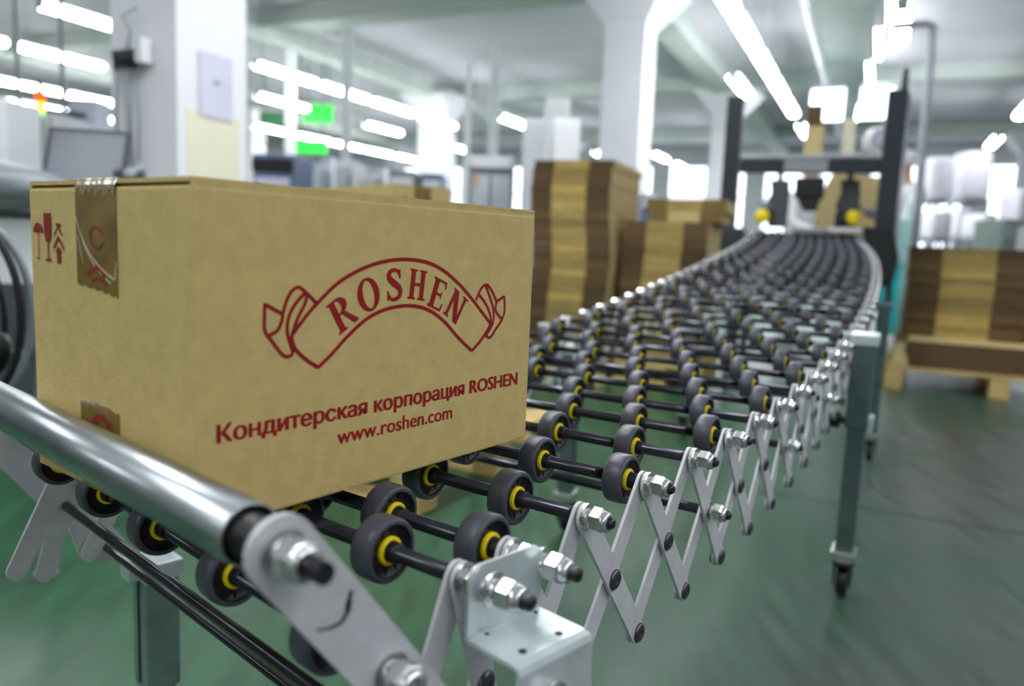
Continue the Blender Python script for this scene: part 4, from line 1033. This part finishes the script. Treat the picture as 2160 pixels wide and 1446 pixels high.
for i in range(4):
    m = MB(); m.lathe(cx0 + cX * (.08 + (cw - .16) * (i % 2)) + cY * (.06 + .48 * (i // 2)) + UP * .0, UP, [(0, .03), (.03, .02), (.032, .001)], 10); m.build('foot', M['black'], ct)
m = MB(); c_ = at(20, 420, 2.75); c_.z = zc_ + .025
m.ico(c_ + UP * .085 - cX * .06, .25, .16, .085, CAX, jit=.06, sub=3); tag(m.build('film_bundle', M['mgrey']), 'crumpled grey film bundle on the white cabinet at the left edge', 'bundle')
# monitor: leaning back on a stand
mc = at(184, 335, 2.95)
mo = thing('monitor', 'grey flat screen with dark bezel standing behind the large box', 'monitor', V((mc.x, mc.y, zc_ + .02)))
mx_ = V((math.cos(math.radians(12)), -math.sin(math.radians(12)) * -1, 0)).normalized(); my_ = V((-mx_.y, mx_.x, 0)); mt_ = (UP * .97 + my_ * .24 + mx_ * .09).normalized(); mn_ = mx_.cross(mt_).normalized() * -1
if mn_.y < 0: mn_ = -mn_
m = MB(); m.bbox(mc, (.285, .022, .225), (mx_, mn_, mt_), .006); m.build('bezel', M['dgrey'], mo)
m = MB(); m.box(mc - mn_ * .0118, (.250, .002, .190), (mx_, mn_, mt_)); m.build('screen', M['screen'], mo)
m = MB(); m.cyl(V((mc.x, mc.y + .05, zc_ + .024)), mc + mn_ * .015, .02, n=12); m.bbox(V((mc.x, mc.y + .04, zc_ + .034)), (.2, .16, .018), CAX, .004); m.build('stand', M['dgrey'], mo)
m = MB()
for i in range(6): m.ico(at(272 + 5 * i, 372 - 3 * i, 2.8 + .02 * i), .022, .02, .03, sub=1, jit=.2)
cl_ = tag(m.build('cable_clump', M['mgrey']), 'small grey-green clump of cable ends right of the screen', 'cable'); cl_['kind'] = 'stuff'
m = MB(); c_ = at(275, 395, 2.85); m.bbox(V((c_.x, c_.y, (c_.z + zc_) / 2 + .03)), (.10, .08, max(.04, c_.z - zc_ + .06)), CAX, .01); tag(m.build('junction_block', M['dgrey']), 'dark block under the cable clump beside the screen', 'box')
# cable junction on the column's left face
jb_ = colface(286, 132, 'left') - A_ * .05
jt = thing('cable_junction', 'black cable junction with grey cables hanging on the thick column', 'junction box', jb_)
m = MB(); m.bbox(jb_ + UP * .03 + A_ * .01, (.17, .07, .04), HAX, .006); m.build('bracket', M['black'], jt)
for i in range(4):
    m = MB(); m.lathe(jb_ + B_ * (-.07 + .045 * i) + UP * .01 - A_ * .01, UP, [(-.06, .001), (-.06, .010), (-.02, .015), (.03, .018), (.03, .001)], 10); m.build('plug', M['black'], jt)
m = MB(); m.bbox(jb_ + B_ * .115 + UP * .04, (.05, .06, .12), HAX, .005); m.build('socket_box', M['white'], jt)
for i in range(4):
    p0 = jb_ + B_ * (-.07 + .045 * i) - UP * .05; z1_ = zc_ + .15
    sw = random.uniform(-.02, .02)
    m = MB(); m.tube([p0, V((p0.x + sw, p0.y, p0.z * .6 + z1_ * .4)), V((p0.x + .02 - .01 * i, p0.y, z1_))], .006 if i % 2 else .008, 8); m.build('hanging_cable', M['mgrey'], jt)
m = MB(); m.tube([jb_ + UP * .05, jb_ + UP * .14 + B_ * .03, jb_ + UP * .22 - B_ * .03, jb_ + UP * .25 + B_ * .08], .006, 8); m.build('feed_cable', M['mgrey'], jt)
# hose reel at the left edge
rc = at(-42, 655, 1.62)
hr = thing('hose_reel', 'round metal reel with black hose loops at the left edge behind the roller', 'reel', V((rc.x, rc.y, 0)))
rn = V((.10, -.995, 0)).normalized(); rx = V((.995, .10, 0)); 
def circ(c, r, sx=1, a0=0, a1=360, n=48): return [c + rx * (r * sx * math.cos(math.radians(a0 + (a1 - a0) * i / n))) + UP * (r * math.sin(math.radians(a0 + (a1 - a0) * i / n))) for i in range(n)]
m = MB(); m.tube(circ(rc, .185, .56), .008, 10, closed=True); m.build('reel_rim', M['mgrey'], hr)
m = MB(); m.tube(circ(rc + rn * .03, .186, .52), .008, 8, closed=True); m.build('hose_loop', M['black'], hr)
m = MB(); m.tube(circ(rc - rn * .02 - rx * .03 - UP * .02, .150, .45), .006, 8, closed=True); m.build('hose_loop', M['black'], hr)
m = MB(); m.lathe(rc - UP * .085 - rx * .0, rn, [(-.02, .001), (-.02, .055), (.02, .06), (.02, .001)], 28); m.build('reel_drum', M['black'], hr)
m = MB(); m.cyl(V((rc.x + .10, rc.y + .03, 0)), V((rc.x + .10, rc.y + .03, rc.z + .06)), .012, n=12); m.cyl(V((rc.x + .10, rc.y + .03, 0)), V((rc.x + .10, rc.y + .03, .012)), .025, n=16); m.cyl(V((rc.x + .10, rc.y + .03, rc.z - .09)), rc - UP * .09, .008, n=8)
m.build('reel_stand', M['mgrey'], hr)
# far left: pale machines with a signal light
def blockm(u0, v0, u1, v1, Y, dep, name, label, cat, m_, base=True, parts=()):
    "a free-standing machine: body on feet plus front details given in fractions of its face"
    a = at(u0, v1, Y); b = at(u1, v0, Y); wv = b.x - a.x; z0 = 0 if base else a.z
    t = thing(name, label, cat, V(((a.x + b.x) / 2, Y + dep / 2, z0)))
    m = MB(); h_ = b.z - z0; m.bbox(V(((a.x + b.x) / 2, Y + dep / 2, z0 + h_ / 2 + (.04 if base else 0))), (wv, dep, h_ - (.08 if base else 0)), None, min(.02, wv * .1)); m.build('housing', M[m_], t)
    if base:
        for i in (0, 1):
            m = MB(); m.bbox(V((a.x + wv * (.15 + .7 * i), Y + dep / 2, .025)), (wv * .15, dep * .9, .05), None, .005); m.build('foot', M['dgrey'], t)
    for (fx0, fy0, fx1, fy1, mm, pr, nm) in parts:
        m = MB(); m.bbox(V((a.x + wv * (fx0 + fx1) / 2, Y - pr / 2 + .001, z0 + h_ * (fy0 + fy1) / 2)), (wv * (fx1 - fx0), pr, h_ * (fy1 - fy0)), None, min(.004, pr * .3)); m.build(nm, M[mm], t)
    return t
blockm(14, 238, 116, 470, 7.2, .9, 'packing_machine', 'light grey machine with a small dark window below the signal light', 'machine', 'grey', parts=((.10, .66, .45, .82, 'dgreen', .02, 'small_window'), (.0, .50, 1.0, .55, 'cream', .06, 'ledge'), (.1, .2, .9, .42, 'mgrey', .02, 'lower_panel')))
blockm(-60, 205, 8, 470, 6.3, .48, 'packing_machine', 'white machine housing at the very left edge of the picture', 'machine', 'white', parts=((.62, .55, .95, .66, 'dgrey', .02, 'dark_window'), (.1, .2, .9, .42, 'grey', .02, 'lower_panel')))
blockm(122, 258, 236, 470, 8.7, 1.0, 'packing_machine', 'pale rounded machine hood between the signal light and the thick column', 'machine', 'silver', parts=((.55, .80, .98, 1.10, 'lilac', .3, 'hood'), (.1, .40, .9, .62, 'grey', .02, 'front_panel')))
blockm(-200, 368, 330, 470, 4.6, .6, 'work_bench', 'long low grey-green bench behind the screen', 'bench', 'mgrey', parts=((0, .93, 1.0, 1.0, 'dgrey', .05, 'bench_edge'), (.32, .86, .44, .93, 'green', .08, 'green_tray')))
sp_ = at(86, 245, 6.9); sl = thing('signal_light', 'signal tower with glowing orange and amber sections at the left', 'signal light', sp_)
for (v0, v1, mm, nm) in ((190, 214, 'orange', 'orange_section'), (214, 236, 'amber', 'amber_section'), (236, 246, 'mint', 'green_section')):
    m = MB(); a = at(86, v1, 6.9); b = at(86, v0, 6.9); m.lathe(V((sp_.x, 6.9, a.z)), UP, [(0, .001), (0, .036), (b.z - a.z - .004, .036), (b.z - a.z, .001)], 16); m.build(nm, M[mm], sl)
m = MB(); m.cyl(V((sp_.x, 6.9, at(86, 190, 6.9).z)), V((sp_.x, 6.9, at(86, 172, 6.9).z)), .02, n=10); m.build('cap', M['black'], sl)
m = MB(); m.cyl(V((sp_.x, 6.9, 0)), V((sp_.x, 6.9, sp_.z)), .014, n=8); m.build('pole', M['mgrey'], sl)
# hanging bars over the left machines
for i, u in enumerate((42, 135)):
    a = at(u, 260, 8.2); m = MB(); m.bbox(V((a.x, 8.2, (a.z + ZC) / 2)), (.035, .035, ZC - a.z), None, .005); tag(m.build('hanging_bar', M['mgrey']), ('dark bar hanging left of the signal light', 'dark bar hanging right of the signal light')[i], 'bar')
a = at(-80, 205, 8.25); b = at(180, 245, 8.25); m = MB(); m.tube([a, b], .03, 8); tag(m.build('cable_rail', M['dgrey']), 'dark rail running behind the signal light between lamp rows', 'rail')
# middle background, left of the tall stack
blockm(532, 326, 622, 470, 7.0, .65, 'tunnel_machine', 'blue-grey machine tunnel with a dark opening right of the thick column', 'machine', 'bluegrey', parts=((.08, .10, .88, .86, 'lilac', .02, 'front_panel'), (.02, .90, .98, .97, 'black', .03, 'dark_lintel'), (.1, .70, .22, .82, 'dgrey', .03, 'lever')))
mids = [(628, 345, 668, 7.8, 'grey', 'pale machine beside the blue-grey tunnel'), (672, 330, 700, 8.6, 'silver', 'slim steel machine left of the white tank'), (704, 338, 750, 8.0, 'white', 'white rounded tank above the cartons'),
        (760, 352, 812, 8.8, 'silver', 'low steel machine in the middle distance'), (816, 360, 876, 8.3, 'mgrey', 'grey-green machine above the taped carton'), (884, 366, 934, 8.5, 'bluegrey', 'small blue-grey machine left of the glass cabinet')]
for (u0, v0, u1, Y, mm, lb) in mids:
    blockm(u0, v0, u1, 470, Y, .6, 'packing_machine', lb, 'machine', mm, parts=((.1, .55, .9, .95, 'white' if mm != 'white' else 'grey', .03, 'upper_panel'), (.2, .1, .8, .5, 'lilac', .03, 'lower_panel'), (.7, .6, .85, .9, 'mgrey', .06, 'side_box')))
blockm(985, 346, 1086, 470, 7.0, .7, 'glass_cabinet', 'glass-fronted steel cabinet with bright top left of the grey cabinets', 'cabinet', 'mgrey', parts=((.04, .97, .98, 1.04, 'white', .05, 'top_strip'), (.08, .55, .46, .93, 'silver', .02, 'glass_door'), (.52, .55, .92, .93, 'silver', .02, 'glass_door'), (.1, .86, .22, .93, 'skin', .03, 'orange_part')))
blockm(1096, 250, 1152, 470, 6.2, .6, 'electric_cabinet', 'tall light grey cabinet left of the tall carton stack', 'cabinet', 'grey', parts=((.04, .06, .96, .98, 'grey', .015, 'door'), (.84, .5, .90, .62, 'dgrey', .03, 'handle')))
blockm(1156, 250, 1226, 470, 6.6, .6, 'electric_cabinet', 'tall white cabinet directly behind the tall carton stack', 'cabinet', 'white', parts=((.04, .06, .96, .98, 'white', .015, 'door'), (.84, .5, .90, .62, 'grey', .03, 'handle')))
blockm(1148, 206, 1203, 300, 8.4, .5, 'electric_cabinet', 'highest white cabinet rising behind the white one', 'cabinet', 'white', parts=((.04, .06, .96, .98, 'white', .015, 'door'), (.84, .5, .90, .62, 'grey', .03, 'handle')))
blockm(1352, 408, 1384, 470, 6.5, .5, 'bin', 'small blue-grey bin between the two carton stacks', 'bin', 'bluegrey', parts=((.05, .9, .95, 1.0, 'grey', .03, 'lid'),))
for (u0, v0, u1, v1, Y, mm, lb) in ((640, 222, 702, 258, 15.7, 'green', 'upper green sign hanging between lamp rows'), (622, 296, 690, 322, 14, 'green', 'bright green sign low over the white machines'), (548, 238, 610, 262, 16, 'dgreen', 'dull dark green panel right of the thick column')):
    a = at(u0, v1, Y); b = at(u1, v0, Y); t = thing('green_sign', lb, 'sign', (a + b) / 2)
    m = MB(); m.bbox((a + b) / 2, (b.x - a.x, .06, b.z - a.z), None, .01); m.build('panel', M[mm], t)
    for f_ in (.15, .85):
        m = MB(); x_ = a.x + (b.x - a.x) * f_; m.cyl(V((x_, Y, b.z)), V((x_, Y, ZC)), .012, n=6); m.build('hanger', M['dgrey'], t)
for (u, v, Y, w_) in ((330 + 400, 285, 12, .12), (612, 330, 13, .14), (1040, 300, 13, .16), (985, 310, 14, .10)):
    a = at(u, v, Y); m = MB(); m.bbox(V((a.x, Y, ZC / 2 - .1)), (w_, w_, ZC - .2), None, .01)
    tag(m.build('thin_post', M['white']), {730: 'thin white post between the lamps in the middle distance', 612: 'thin white post right of the blue-grey tunnel', 1040: 'thin white post left of the grey cabinets', 985: 'slender white post above the glass cabinet'}[u], 'post')
# right background: wrapped loads and racks before the windows
def load(u0, v0, u1, v1, Y, label, rl):
    a = at(u0, v1, Y); b = at(u1, v0, Y); cx = (a.x + b.x) / 2; wv = b.x - a.x; hv = b.z - a.z
    m = MB(); m.bbox(V((cx, Y, a.z + hv / 2)), (wv, .5, hv), None, min(wv, hv) * .22); m.sm = [True] * len(m.sm)
    tag(m.build('wrapped_load', M['sack']), label, 'load', 'wrapped loads before the windows')
    rt = thing('rack', rl, 'rack', V((cx, Y, 0)), 'racks before the windows')
    m = MB(); m.box(V((cx, Y, a.z - .017)), (wv * .98, .5, .03)); m.build('shelf', M['mgrey'], rt)
    for i in (-1, 1):
        for k in (-1, 1):
            m = MB(); m.box(V((cx + i * wv * .44, Y + k * .22, (a.z - .034) / 2)), (.04, .04, a.z - .034)); m.build('rack_leg', M['mgrey'], rt)
for a_ in ((1944, 334, 2004, 425, 13.0, 'tall white wrapped load, left one before the bright window', 'rack under the left tall white load'),
           (2014, 322, 2082, 425, 13.6, 'tall white wrapped load, right one before the bright window', 'rack under the right tall white load'),
           (1942, 448, 1990, 505, 10.4, 'low lilac-white load above the right stack, left one', 'low rack under the left lilac-white load'),
           (1996, 440, 2040, 505, 11.2, 'low lilac-white load above the right stack, middle one', 'low rack under the middle lilac-white load'),
           (2046, 452, 2082, 505, 10.4, 'low lilac-white load above the right stack, right one', 'low rack under the right lilac-white load'),
           (2122, 402, 2175, 470, 12.0, 'white load at the right picture edge beyond the column', 'rack under the load at the right picture edge')):
    load(*a_)
blockm(2112, 462, 2150, 520, 6.2, .4, 'crate', 'grey-green crate at the right edge behind the stack', 'crate', 'duct', parts=((.1, .85, .9, .95, 'mgrey', .02, 'rim'),))
